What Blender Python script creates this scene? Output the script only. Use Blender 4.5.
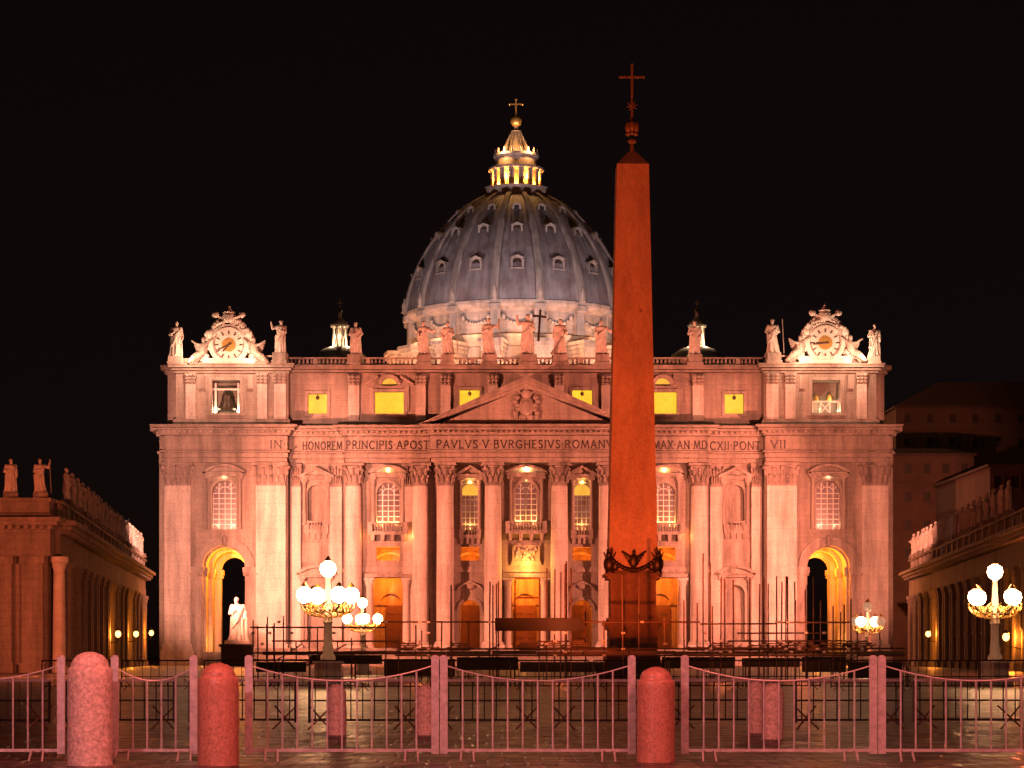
import bpy, bmesh, math, random
from math import sin, cos, pi, radians
from mathutils import Vector, Matrix

for o in list(bpy.data.objects):
    bpy.data.objects.remove(o)
S = bpy.context.scene
COL = S.collection
RND = random.Random(7)

# ------------------------------------------------------------------ camera
F, PX0, HY, EYE = 2295.0, 490.0, 655.0, 1.6      # focal length in pixels, principal point, eye height
cam = bpy.data.cameras.new('camera')
cam.sensor_width = 36.0
cam.lens = 36.0 * F / 1024
cam.shift_x = (512 - PX0) / 1024
cam.shift_y = (HY - 384) / 1024
cam.clip_start, cam.clip_end = 0.5, 4000
camo = bpy.data.objects.new('camera', cam)
COL.objects.link(camo)
camo.location = (0, 0, EYE)
camo.rotation_euler = (pi / 2, 0, 0)
S.camera = camo

# ------------------------------------------------------------------ night sky
W = bpy.data.worlds.new('World')
S.world = W
W.use_nodes = True
nt = W.node_tree
nt.nodes.clear()
out = nt.nodes.new('ShaderNodeOutputWorld')
sky = nt.nodes.new('ShaderNodeTexSky')
sky.sky_type = 'NISHITA'
sky.sun_disc = False
sky.sun_elevation = radians(12)
sky.sun_rotation = radians(200)
b1 = nt.nodes.new('ShaderNodeBackground')
b1.inputs['Strength'].default_value = 0.00025
nt.links.new(sky.outputs[0], b1.inputs['Color'])
b2 = nt.nodes.new('ShaderNodeBackground')         # sodium glow of the city on the night sky
b2.inputs['Color'].default_value = (0.0034, 0.0011, 0.0011, 1)
ad = nt.nodes.new('ShaderNodeAddShader')
nt.links.new(b1.outputs[0], ad.inputs[0])
nt.links.new(b2.outputs[0], ad.inputs[1])
nt.links.new(ad.outputs[0], out.inputs['Surface'])

S.view_settings.view_transform = 'Standard'
S.view_settings.look = 'None'
S.view_settings.exposure = 0
S.view_settings.gamma = 1
S.render.engine = 'CYCLES'
S.cycles.use_denoising = True
S.cycles.use_light_tree = True
S.cycles.max_bounces = 6
S.cycles.sample_clamp_indirect = 4


def light(kind, loc, col, watts, radius=0.2, target=None, angle=60, blend=0.5):
    l = bpy.data.lights.new(kind.lower() + '_lamp', kind)
    l.energy = watts
    l.color = col
    if kind != 'SUN':
        l.shadow_soft_size = radius
    o = bpy.data.objects.new(l.name, l)
    COL.objects.link(o)
    o.location = loc
    if target is not None:
        d = Vector(target) - Vector(loc)
        o.rotation_euler = d.to_track_quat('-Z', 'Y').to_euler()
    if kind == 'SPOT':
        l.spot_size = radians(angle)
        l.spot_blend = blend
    return o


FC, FY = 5.54, 353.0                              # the facade's centre line and distance
# moonlight, nearly nothing
sun = light('SUN', (0, 0, 100), (1.0, 0.8, 0.7), 0.006)
sun.data.angle = radians(0.5)
sun.rotation_euler = (radians(78), 0, radians(20))
# the floodlights on the two corridor roofs that light the facade
PINK = (1.0, 0.27, 0.15)
light('SPOT', (-46.0, 309, 18.5), PINK, 345e3, 0.5, (FC - 8, FY, 18), 84, 0.6)
light('SPOT', (57.0, 309, 18.5), (1.0, 0.255, 0.15), 275e3, 0.5, (FC + 8, FY, 18), 84, 0.6)
light('SPOT', (-36.0, 262, 18.5), (1.0, 0.37, 0.25), 560e3, 0.4, (-38, FY, 25), 33, 0.45)
light('SPOT', (47.1, 262, 18.5), (1.0, 0.29, 0.17), 390e3, 0.4, (49, FY, 25), 33, 0.45)
# frontal fill spots added low in the square, softening the light on the columns
light('SPOT', (-14, 250, 2.5), (1.0, 0.21, 0.10), 60e3, 1.0, (FC - 8, FY, 15), 62, 0.9)
light('SPOT', (26, 250, 2.5), (1.0, 0.20, 0.09), 50e3, 1.0, (FC + 8, FY, 15), 62, 0.9)
# floods on the church roof that light the lead of the dome
for sx in (-1, 1):
    light('SPOT', (FC + sx * 34, FY + 70, 50), (1.0, 0.66, 0.64), 125e3, 0.6, (FC + sx * 4, FY + 125, 80), 50, 0.6)
light('SPOT', (FC, FY + 62, 50), (0.95, 0.72, 0.76), 60e3, 0.6, (FC, FY + 120, 80), 50, 0.6)
# sodium flood on the obelisk
light('SPOT', (3, 116, 0.6), (1.0, 0.112, 0.017), 100e3, 0.3, (9.4, 153, 22), 58, 0.45)
# unseen sodium light on the wings, then added red fill for the foreground
SOD = (1.0, 0.17, 0.06)
light('POINT', (-56, 178, 9), SOD, 22e3, 0.3)
light('POINT', (-33, 190, 8), SOD, 7e3, 0.3)
light('POINT', (49, 194, 8.5), SOD, 24e3, 0.3)
light('POINT', (-9, 17, 8), (1.0, 0.33, 0.31), 7.5e3, 0.3)  # fill lights added to redden the foreground, no lamp modelled
light('POINT', (9, 14, 8), (1.0, 0.22, 0.17), 5e3, 0.3)
light('POINT', (-5, 27.5, 10.5), (1.0, 0.16, 0.11), 5.2e3, 0.3)  # added red wash over the street, source unseen
light('POINT', (7, 27.5, 10.5), (1.0, 0.16, 0.11), 5.2e3, 0.3)

# ------------------------------------------------------------------ helpers


def P(px, py, d):
    """the point seen at a pixel of the photograph, d metres away"""
    return Vector(((px - PX0) * d / F, d, EYE + (HY - py) * d / F))


class MB:
    def __init__(s, sy=1):
        s.v, s.f, s.sy = [], [], sy

    def add(s, vs, fs):
        n = len(s.v)
        s.v += [(p[0], p[1] * s.sy, p[2]) for p in vs]
        s.f += [[i + n for i in q] for q in fs]

    def box(s, x0, x1, y0, y1, z0, z1):
        s.add([(x0, y0, z0), (x1, y0, z0), (x1, y1, z0), (x0, y1, z0), (x0, y0, z1), (x1, y0, z1), (x1, y1, z1), (x0, y1, z1)],
              [(0, 3, 2, 1), (4, 5, 6, 7), (0, 1, 5, 4), (1, 2, 6, 5), (2, 3, 7, 6), (3, 0, 4, 7)])

    def frustum(s, cx, cy, z0, a0, b0, z1, a1, b1):
        s.add([(cx - a0, cy - b0, z0), (cx + a0, cy - b0, z0), (cx + a0, cy + b0, z0), (cx - a0, cy + b0, z0),
               (cx - a1, cy - b1, z1), (cx + a1, cy - b1, z1), (cx + a1, cy + b1, z1), (cx - a1, cy + b1, z1)],
              [(0, 3, 2, 1), (4, 5, 6, 7), (0, 1, 5, 4), (1, 2, 6, 5), (2, 3, 7, 6), (3, 0, 4, 7)])

    def prism(s, poly, y0, y1):
        """a polygon in x,z carried along y"""
        n = len(poly)
        s.add([(x, y0, z) for x, z in poly] + [(x, y1, z) for x, z in poly],
              [list(range(n)), list(range(2 * n - 1, n - 1, -1))] + [(i, (i + 1) % n, n + (i + 1) % n, n + i) for i in range(n)])

    def band(s, outer, inner, y0, y1):
        """strip between two polylines of x,z (same count), carried along y"""
        n = len(outer)
        vs = []
        for y in (y0, y1):
            vs += [(x, y, z) for x, z in outer] + [(x, y, z) for x, z in inner]
        fs = []
        for i in range(n - 1):
            fs += [(i, i + 1, n + i + 1, n + i), (2 * n + i + 1, 2 * n + i, 3 * n + i, 3 * n + i + 1),
                   (i + 1, i, 2 * n + i, 2 * n + i + 1), (n + i, n + i + 1, 3 * n + i + 1, 3 * n + i)]
        fs += [(0, n, 3 * n, 2 * n), (2 * n - 1, n - 1, 3 * n - 1, 4 * n - 1)]
        s.add(vs, fs)

    def tube(s, p, q, r, n=6, r2=None):
        p, q = Vector(p), Vector(q)
        d = (q - p)
        if d.length < 1e-6:
            return
        d.normalize()
        a = d.orthogonal().normalized()
        b = d.cross(a)
        r2 = r if r2 is None else r2
        vs = []
        for c, rr in ((p, r), (q, r2)):
            for i in range(n):
                t = 2 * pi * i / n
                vs.append(tuple(c + (a * cos(t) + b * sin(t)) * rr))
        s.add(vs, [(i, (i + 1) % n, n + (i + 1) % n, n + i) for i in range(n)] + [list(range(n - 1, -1, -1)), list(range(n, 2 * n))])

    def path(s, pts, r, n=6):
        for a, b in zip(pts, pts[1:]):
            s.tube(a, b, r, n)

    def lathe(s, prof, cx=0, cy=0, n=16, ry=1.0, cap=True):
        vs, fs = [], []
        for r, z in prof:
            for i in range(n):
                t = 2 * pi * i / n
                vs.append((cx + r * cos(t), cy + r * ry * sin(t), z))
        for k in range(len(prof) - 1):
            for i in range(n):
                j = (i + 1) % n
                fs.append((k * n + i, k * n + j, (k + 1) * n + j, (k + 1) * n + i))
        if cap:
            fs.append(list(range(n - 1, -1, -1)))
            m = (len(prof) - 1) * n
            fs.append(list(range(m, m + n)))
        s.add(vs, fs)

    def ell(s, c, r, n=10, m=6, rot=None):
        vs, fs = [], []
        rx, ry, rz = r if isinstance(r, (tuple, list)) else (r, r, r)
        for k in range(m + 1):
            ph = -pi / 2 + pi * k / m
            for i in range(n):
                t = 2 * pi * i / n
                e = 0.02 if k in (0, m) else cos(ph)
                q = Vector((rx * e * cos(t), ry * e * sin(t), rz * sin(ph)))
                if rot is not None:
                    q = rot @ q
                vs.append((c[0] + q[0], c[1] + q[1], c[2] + q[2]))
        for k in range(m):
            for i in range(n):
                j = (i + 1) % n
                fs.append((k * n + i, k * n + j, (k + 1) * n + j, (k + 1) * n + i))
        fs.append(list(range(n - 1, -1, -1)))
        fs.append(list(range(m * n, m * n + n)))
        s.add(vs, fs)

    def mesh(s, name, m=None, smooth=False):
        me = bpy.data.meshes.new(name)
        bm = bmesh.new()
        vv = [bm.verts.new(p) for p in s.v]
        for q in s.f:
            try:
                bm.faces.new([vv[i] for i in q])
            except ValueError:
                pass
        bmesh.ops.recalc_face_normals(bm, faces=bm.faces)
        if smooth:
            for fc in bm.faces:
                fc.smooth = len(fc.verts) <= 4
            for e in bm.edges:
                if len(e.link_faces) == 2 and e.calc_face_angle(0) > radians(42):
                    e.smooth = False
        bm.to_mesh(me)
        bm.free()
        if m:
            me.materials.append(m)
        return me

    def build(s, name, m, parent=None, smooth=False):
        return link(name, s.mesh(name, m, smooth), parent)


def link(name, me, parent=None, loc=None, rz=0.0, sc=None):
    o = bpy.data.objects.new(name, me)
    COL.objects.link(o)
    if parent:
        o.parent = parent
    if loc is not None:
        o.location = loc
    if rz:
        o.rotation_euler.z = rz
    if sc is not None:
        o.scale = (sc, sc, sc) if not isinstance(sc, (tuple, list)) else sc
    return o


def tag(o, label, cat, group=None):
    o['label'], o['category'] = label, cat
    if group:
        o['group'] = group
    return o


def thing(name, label, cat, loc=(0, 0, 0), rz=0, group=None):
    return tag(link(name, None, None, loc, rz), label, cat, group)


def kind(o, k):
    o['kind'] = k
    return o


def copy_tree(o, parent=None):
    c = o.copy()
    COL.objects.link(c)
    if parent:
        c.parent = parent
    for ch in list(o.children):
        copy_tree(ch, c)
    return c


# ------------------------------------------------------------------ materials


class NT:
    def __init__(s, name):
        s.m = bpy.data.materials.new(name)
        s.m.use_nodes = True
        s.t = s.m.node_tree
        s.b = s.t.nodes['Principled BSDF']

    def n(s, typ, **kw):
        nd = s.t.nodes.new(typ)
        for k, v in kw.items():
            setattr(nd, k, v)
        return nd

    def l(s, a, b):
        s.t.links.new(a, b)

    def pos(s, scale=(1, 1, 1)):
        g = s.n('ShaderNodeNewGeometry')
        mp = s.n('ShaderNodeMapping')
        mp.inputs['Scale'].default_value = scale
        s.l(g.outputs['Position'], mp.inputs['Vector'])
        return mp.outputs[0]

    def noise(s, vec, scale, detail=4, rough=0.55):
        t = s.n('ShaderNodeTexNoise')
        t.inputs['Scale'].default_value = scale
        t.inputs['Detail'].default_value = detail
        t.inputs['Roughness'].default_value = rough
        s.l(vec, t.inputs['Vector'])
        return t.outputs[0]

    def ramp(s, fac, stops):
        r = s.n('ShaderNodeValToRGB')
        e = r.color_ramp.elements
        while len(e) < len(stops):
            e.new(0.5)
        for el, (p, c) in zip(e, stops):
            el.position = p
            el.color = (*c, 1) if not isinstance(c, (int, float)) else (c, c, c, 1)
        s.l(fac, r.inputs[0])
        return r.outputs[0]

    def mul(s, a, b, fac=1.0):
        m = s.n('ShaderNodeMixRGB', blend_type='MULTIPLY')
        m.inputs[0].default_value = fac
        s.l(a, m.inputs[1])
        s.l(b, m.inputs[2])
        return m.outputs[0]

    def bump(s, h, strength=0.4, dist=0.05):
        b = s.n('ShaderNodeBump')
        b.inputs['Strength'].default_value = strength
        b.inputs['Distance'].default_value = dist
        s.l(h, b.inputs['Height'])
        s.l(b.outputs[0], s.b.inputs['Normal'])


def stone(name, c, course=True, bw=2.2, bh=0.85, stain=0.55, rough=0.85):
    t = NT(name)
    p = t.pos()
    big = t.noise(p, 0.22, 5, 0.6)
    streak = t.noise(t.pos((0.9, 0.9, 0.09)), 0.8, 5, 0.65)
    fine = t.noise(p, 3.5, 6, 0.7)
    col = t.ramp(big, [(0.3, tuple(x * 0.82 for x in c)), (0.72, c)])
    col = t.mul(col, t.ramp(streak, [(0.3, stain * 0.85), (0.62, 1.0)]))
    col = t.mul(col, t.ramp(fine, [(0.3, 0.72), (0.7, 1.06)]))
    hgt = fine
    if course:
        sep = t.n('ShaderNodeSeparateXYZ')
        t.l(p, sep.inputs[0])
        ad = t.n('ShaderNodeMath', operation='ADD')
        t.l(sep.outputs[0], ad.inputs[0])
        t.l(sep.outputs[1], ad.inputs[1])
        cb = t.n('ShaderNodeCombineXYZ')
        t.l(ad.outputs[0], cb.inputs[0])
        t.l(sep.outputs[2], cb.inputs[1])
        br = t.n('ShaderNodeTexBrick')
        br.inputs['Scale'].default_value = 1.0
        br.inputs['Brick Width'].default_value = bw
        br.inputs['Row Height'].default_value = bh
        br.inputs['Mortar Size'].default_value = 0.035
        br.inputs['Color1'].default_value = (1, 1, 1, 1)
        br.inputs['Color2'].default_value = (0.8, 0.8, 0.79, 1)
        br.inputs['Mortar'].default_value = (0.55, 0.55, 0.53, 1)
        t.l(cb.outputs[0], br.inputs['Vector'])
        col = t.mul(col, br.outputs['Color'], 0.5)
    t.l(col, t.b.inputs['Base Color'])
    t.b.inputs['Roughness'].default_value = rough
    t.bump(hgt, 0.5, 0.12)
    return t.m


def plain(name, c, rough=0.5, metal=0.0, var=0.25, scale=4.0, bump=0.0):
    t = NT(name)
    p = t.pos()
    nz = t.noise(p, scale, 5, 0.65)
    t.l(t.ramp(nz, [(0.3, tuple(x * (1 - var) for x in c)), (0.7, c)]), t.b.inputs['Base Color'])
    t.b.inputs['Roughness'].default_value = rough
    t.b.inputs['Metallic'].default_value = metal
    if bump:
        t.bump(nz, bump, 0.03)
    return t.m


def glow(name, c, strength, var=0.0, scale=0.8):
    t = NT(name)
    t.b.inputs['Base Color'].default_value = (0.02, 0.015, 0.01, 1)
    if var:
        nz = t.noise(t.pos(), scale, 3)
        t.l(t.ramp(nz, [(0.35, tuple(x * (1 - var) for x in c)), (0.65, c)]), t.b.inputs['Emission Color'])
    else:
        t.b.inputs['Emission Color'].default_value = (*c, 1)
    t.b.inputs['Emission Strength'].default_value = strength
    return t.m


TRAV = stone('travertine', (0.37, 0.31, 0.27))
CAPS = stone('shaded_capital_stone', (0.34, 0.28, 0.25), course=False, stain=0.35)  # shadow in the capitals put into a darker, strongly stained stone
COLM = stone('column_travertine', (0.62, 0.56, 0.52), bw=40.0, bh=1.9, stain=0.6)  # paler than the walls: light and shade between bays put into colour
CARV = stone('carved_travertine', (0.40, 0.34, 0.30), course=False, stain=0.4)
MARB = plain('statue_marble', (0.62, 0.57, 0.52), 0.6, var=0.35, scale=1.2)
WING = stone('wing_travertine', (0.36, 0.30, 0.26), bw=1.8, bh=0.7)
BRON = plain('dark_bronze', (0.05, 0.035, 0.025), 0.45, 0.6, 0.4)
LETT = plain('letter_bronze', (0.035, 0.02, 0.016), 0.6, 0.0, 0.2)
IRON = plain('black_iron', (0.03, 0.025, 0.022), 0.45, 0.5, 0.4)
RUST = plain('scaffold_steel', (0.12, 0.07, 0.05), 0.5, 0.4, 0.5, 3.0)
DARK = plain('dark_cloth_and_shade', (0.012, 0.008, 0.008), 0.8, 0, 0.4, 1.0)  # banner cloth, also the painted darkness of backdrops and saint's pedestal
GALV = plain('galvanised_steel', (0.50, 0.49, 0.52), 0.45, 0.3, 0.45, 9.0)
WOOD = plain('door_wood', (0.10, 0.05, 0.03), 0.55, 0, 0.4, 2.0)
PLAN = plain('plank_wood', (0.16, 0.09, 0.05), 0.7, 0, 0.5, 1.5)
OLDB = plain('aged_bronze', (0.22, 0.14, 0.09), 0.5, 0.2, 0.4)
PEDG = stone('pedestal_granite', (0.24, 0.14, 0.105), course=False)
GOLD = plain('gilded_metal', (0.75, 0.48, 0.15), 0.35, 0.7, 0.3)
GRAN = plain('pale_granite', (0.72, 0.60, 0.55), 0.6, 0, 0.65, 18.0, 0.5)
GRAR = plain('pink_granite', (0.50, 0.24, 0.18), 0.4, 0, 0.55, 26.0, 0.15)
RIBM = stone('dome_rib_stone', (0.29, 0.26, 0.24), course=False)
BLDG = plain('ochre_plaster', (0.13, 0.075, 0.05), 0.9, 0, 0.35, 0.4)
ROOF = plain('roof_tiles', (0.10, 0.06, 0.045), 0.9, 0, 0.4, 0.8)
YELW = glow('lit_attic_window', (1.0, 0.52, 0.03), 1.35, 0.2, 0.7)
YELH = glow('lit_lunette', (1.0, 0.46, 0.05), 1.1, 0.2)
LAMP = glow('lamp_glass', (1.0, 0.50, 0.22), 60)
LAMPS = glow('wall_lamp_glass', (1.0, 0.42, 0.10), 7)
DIML = glow('dim_lamp_glass', (1.0, 0.45, 0.25), 0.5)
FLUO = glow('flood_lens', (1.0, 0.85, 0.72), 10)

t = NT('window_glass')
t.b.inputs['Base Color'].default_value = (0.05, 0.03, 0.028, 1)
t.b.inputs['Roughness'].default_value = 0.25
nz = t.noise(t.pos((1, 1, 1)), 1.1, 2)
t.l(t.ramp(nz, [(0.35, (0.22, 0.05, 0.03)), (0.7, (0.46, 0.15, 0.10))]), t.b.inputs['Emission Color'])
t.b.inputs['Emission Strength'].default_value = 0.55
GLAS = t.m
MUNT = plain('white_glazing_bar', (0.75, 0.70, 0.65), 0.5, 0, 0.1)

# obelisk granite with cracks
t = NT('obelisk_granite')
p = t.pos()
a = t.noise(t.pos((1, 1, 0.3)), 0.55, 8, 0.75)
b = t.noise(p, 6.0, 6, 0.8)
col = t.ramp(a, [(0.32, (0.27, 0.16, 0.12)), (0.66, (0.50, 0.33, 0.25))])
col = t.mul(col, t.ramp(b, [(0.28, 0.62), (0.6, 1.0)]))
v = t.n('ShaderNodeTexVoronoi')
v.inputs['Scale'].default_value = 0.5
t.l(t.pos((1, 1, 0.8)), v.inputs['Vector'])
col = t.mul(col, t.ramp(v.outputs['Distance'], [(0.03, 0.25), (0.08, 1.0)]))
t.l(col, t.b.inputs['Base Color'])
t.b.inputs['Roughness'].default_value = 0.7
t.bump(b, 0.4, 0.05)
OBEL = t.m

# dome lead with seams and weather streaks
t = NT('dome_lead')
p = t.pos()
a = t.noise(t.pos((1, 1, 0.12)), 0.6, 6, 0.7)
b = t.noise(p, 0.25, 4)
col = t.ramp(a, [(0.3, (0.11, 0.106, 0.112)), (0.7, (0.245, 0.24, 0.255))])
col = t.mul(col, t.ramp(b, [(0.3, (0.7, 0.55, 0.52)), (0.65, (1, 1, 1))]))
t.l(col, t.b.inputs['Base Color'])
t.b.inputs['Roughness'].default_value = 0.6
LEAD = t.m

# small basalt cobbles
t = NT('cobbles')
p = t.pos((1, 1, 0))
pl = t.pos((1, 0.3, 0))
v = t.n('ShaderNodeTexVoronoi', feature='DISTANCE_TO_EDGE')
v.inputs['Scale'].default_value = 3.6
v.inputs['Randomness'].default_value = 0.55
t.l(pl, v.inputs['Vector'])
vc = t.n('ShaderNodeTexVoronoi')
vc.inputs['Scale'].default_value = 3.6
vc.inputs['Randomness'].default_value = 0.55
t.l(pl, vc.inputs['Vector'])
edge = t.ramp(v.outputs['Distance'], [(0.03, 0.0), (0.16, 1.0)])
big = t.noise(p, 0.35, 4)
col = t.ramp(big, [(0.3, (0.042, 0.029, 0.027)), (0.7, (0.080, 0.054, 0.048))])
hs = t.n('ShaderNodeSeparateColor')
t.l(vc.outputs['Color'], hs.inputs[0])
col = t.mul(col, t.ramp(hs.outputs[0], [(0.0, 0.4), (1.0, 1.4)]))
col = t.mul(col, t.ramp(edge, [(0.0, 0.3), (1.0, 1.0)]))
t.l(col, t.b.inputs['Base Color'])
t.l(t.ramp(t.noise(p, 1.3, 4), [(0.3, 0.28), (0.7, 0.5)]), t.b.inputs['Roughness'])
t.b.inputs['Specular IOR Level'].default_value = 0.35
t.bump(edge, 0.8, 0.04)
COBB = t.m
PAVE = stone('step_travertine', (0.30, 0.26, 0.23), bw=2.0, bh=0.6)

# ------------------------------------------------------------------ ground
mb = MB()
mb.add([(-900, -60, 0), (900, -60, 0), (900, 1500, 0), (-900, 1500, 0)], [(0, 1, 2, 3)])
kind(mb.build('ground', COBB), 'structure')
mb = MB()
for i in range(14):
    z1 = 2.66 * (i + 1) / 14
    mb.box(FC - 41, FC + 41, FY - 16 + i * 0.75, FY - 16 + (i + 1) * 0.75 if i < 13 else FY - 0.9, 0, z1)
kind(mb.build('steps', PAVE), 'structure')

# ------------------------------------------------------------------ the basilica
K = F / FY                                        # pixels per metre on the facade


def u(off):
    return off / K


def zf(py):
    return EYE + (HY - py) / K


bas = thing('basilica', 'floodlit travertine basilica with columned facade and great ribbed dome behind', 'church', (FC, FY, 0))


def arc(cx, zs, r, a0=180, a1=0, n=16, rz=None):
    rz = r if rz is None else rz
    return [(cx + r * cos(radians(a0 + (a1 - a0) * i / n)), zs + rz * sin(radians(a0 + (a1 - a0) * i / n))) for i in range(n + 1)]


def wall_bay(mb, x0, x1, ya, yb, z0, z1, ops):
    z = z0
    for cx, hw, zb, zt, ar in sorted(ops, key=lambda q: q[2]):
        if zb > z + 1e-4:
            mb.box(x0, x1, ya, yb, z, zb)
        zs = zt - hw if ar else zt
        mb.box(x0, cx - hw, ya, yb, zb, zs)
        mb.box(cx + hw, x1, ya, yb, zb, zs)
        if ar:
            left = [(x0, zs)] + arc(cx, zs, hw, 180, 90, 10) + [(x0, zt)]
            right = [(x1, zs)] + arc(cx, zs, hw, 0, 90, 10) + [(x1, zt)]
            mb.prism(left, ya, yb)
            mb.prism(right, ya, yb)
        z = zt
    if z < z1 - 1e-4:
        mb.box(x0, x1, ya, yb, z, z1)


ZB, ZT = zf(648), zf(464)
DE = 2.2                                          # the end blocks stand this far forward
R_ = lambda c, h, y1, y0, a=False: (u(c), u(h), zf(y1), zf(y0), a)
mb = MB()
wall_bay(mb, u(-33), u(33), 0, 1.6, 0, ZT, [R_(0, 13.8, 648, 578), R_(0, 11, 526, 482, True)])
for s in (-1, 1):
    def bay(a, b, ya, yb, ops, z0=0, z1=ZT):
        xs = sorted((u(s * a), u(s * b)))
        wall_bay(mb, xs[0], xs[1], ya, yb, z0, z1, [R_(s * o[0], *o[1:]) for o in ops])
    bay(33, 80.5, 0, 1.6, [(56, 10, 648, 600, True), (56, 9.2, 560.5, 547), (56, 9, 530, 484, True)])
    bay(80.5, 105.5, 0, 1.6, [])
    bay(105.5, 172.5, 0, 1.6, [(138, 14.5, 648, 578), (138, 11.7, 560.5, 547), (138, 11.5, 527, 483, True)])
    bay(172.5, 237, 0, 1.6, [(209.5, 9.3, 640, 585, True), (209.5, 9, 525, 485, True)])
    bay(237, 360, -DE, 2, [(300, 21.5, 652, 546, True), (300, 12, 530, 482, True)])
    # chamfered outer corner
    xs = sorted((u(s * 360), u(s * 366)))
    mb.box(xs[0], xs[1], -0.8, 14, 0, ZT)
mb.build('facade_wall', TRAV, bas)

mb = MB()                                         # attic storey
AZ0, AZ1 = zf(427), zf(374)
AB, AE = 1.0, -1.2                                # how far back the attic wall stands: centre, ends
wall_bay(mb, u(-33), u(33), AB, 3, AZ0, AZ1, [])
for s in (-1, 1):
    bay(33, 80.5, AB, 3, [(56.5, 10, 410, 389)], AZ0, AZ1)
    bay(80.5, 105.5, AB, 3, [], AZ0, AZ1)
    bay(105.5, 172.5, AB, 3, [(137, 14.5, 413, 391), (137, 8, 385, 377, False)], AZ0, AZ1)
    bay(172.5, 237, AB, 3, [(209, 9.6, 413, 393)], AZ0, AZ1)
    bay(237, 349, AE, 3, [(299, 14, 414, 381)], AZ0, AZ1)
    xs = sorted((u(s * 349), u(s * 359)))
    mb.box(xs[0], xs[1], 0.8, 14, AZ0, AZ1)
mb.build('attic_wall', TRAV, bas)

mb = MB()                                         # the mass behind: upper block over the porch, nave, transept
mb.box(u(-358), u(358), 2.01, 15, zf(543), zf(427) - 0.1)
mb.box(u(-357), u(357), 3.01, 15, zf(427) - 0.1, zf(376))
mb.box(u(-350), u(350), 3.02, 15, 39.2, zf(366) - 0.4)
mb.box(-30, 30, 15, 118, 0, 45)
mb.box(-48, 48, 60, 100, 0, 40)
mb.build('nave', TRAV, bas)

# porch: floor, back wall, vault, dividing walls
mb = MB()
mb.box(u(-262), u(262), 10, 11, 0, zf(543))
mb.box(u(-262), u(262), 1.6, 10, ZB - 0.35, ZB)
mb.box(u(-262), u(262), 1.62, 10, zf(545.5), zf(543) - 0.01)
for s in (-1, 1):
    for a in (237, 180, 98, 36):
        x = u(s * a)
        mb.box(x - 0.5, x + 0.5, 7.5, 10, ZB, zf(556))
    xs = sorted((u(s * 262), u(s * 266)))
    mb.box(xs[0], xs[1], 2.02, 10, 0, zf(543))
for zz, o_ in ((zf(566), 0.35), (zf(604), 0.25)):
    mb.box(u(-260), u(260), 10 - o_, 10, zz, zz + 0.5)
mb.build('porch', CARV, bas)
for c in (0, -56, 56, -138, 138, -209, 209):      # shallow vault bands over each door
    vm = MB()
    vm.band(arc(u(c), zf(603), u(13), 180, 0, 14, u(13)), arc(u(c), zf(603), u(11), 180, 0, 14, u(11)), 9.5, 9.99)
    vm.build('door_arch', CARV, bas)
    vm = MB()
    vm.band(arc(u(c), zf(566), u(20), 180, 0, 14, u(16)), arc(u(c), zf(566), u(18), 180, 0, 14, u(14)), 7.5, 8.2)
    vm.build('vault_rib', CARV, bas)
for c in (0, -138, 138, -56, 56):
    d = MB()
    hw = 11 if c in (0, -138, 138) else 8
    c2 = c + (6 if c == -138 else 0)
    d.box(u(c2 - hw), u(c2 + hw), 9.2, 9.49, ZB, zf(604))
    for i in range(2):
        for j in range(5):
            xa = u(c2 - hw + 1.5 + i * hw)
            d.box(xa, xa + u(hw - 3), 9.12, 9.2, ZB + 0.4 + j * 1.25, ZB + 1.4 + j * 1.25)
    d.build('door', WOOD, bas)
ORG = (1.0, 0.165, 0.010)
for c, w in ((0, 12000), (-138, 10000), (138, 8000), (-56, 3000), (56, 3000)):
    light('POINT', (FC + u(c), FY + 4.2, zf(572)), ORG, w, 0.25)

# ---- columns and pilasters
R0 = 1.36


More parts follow.
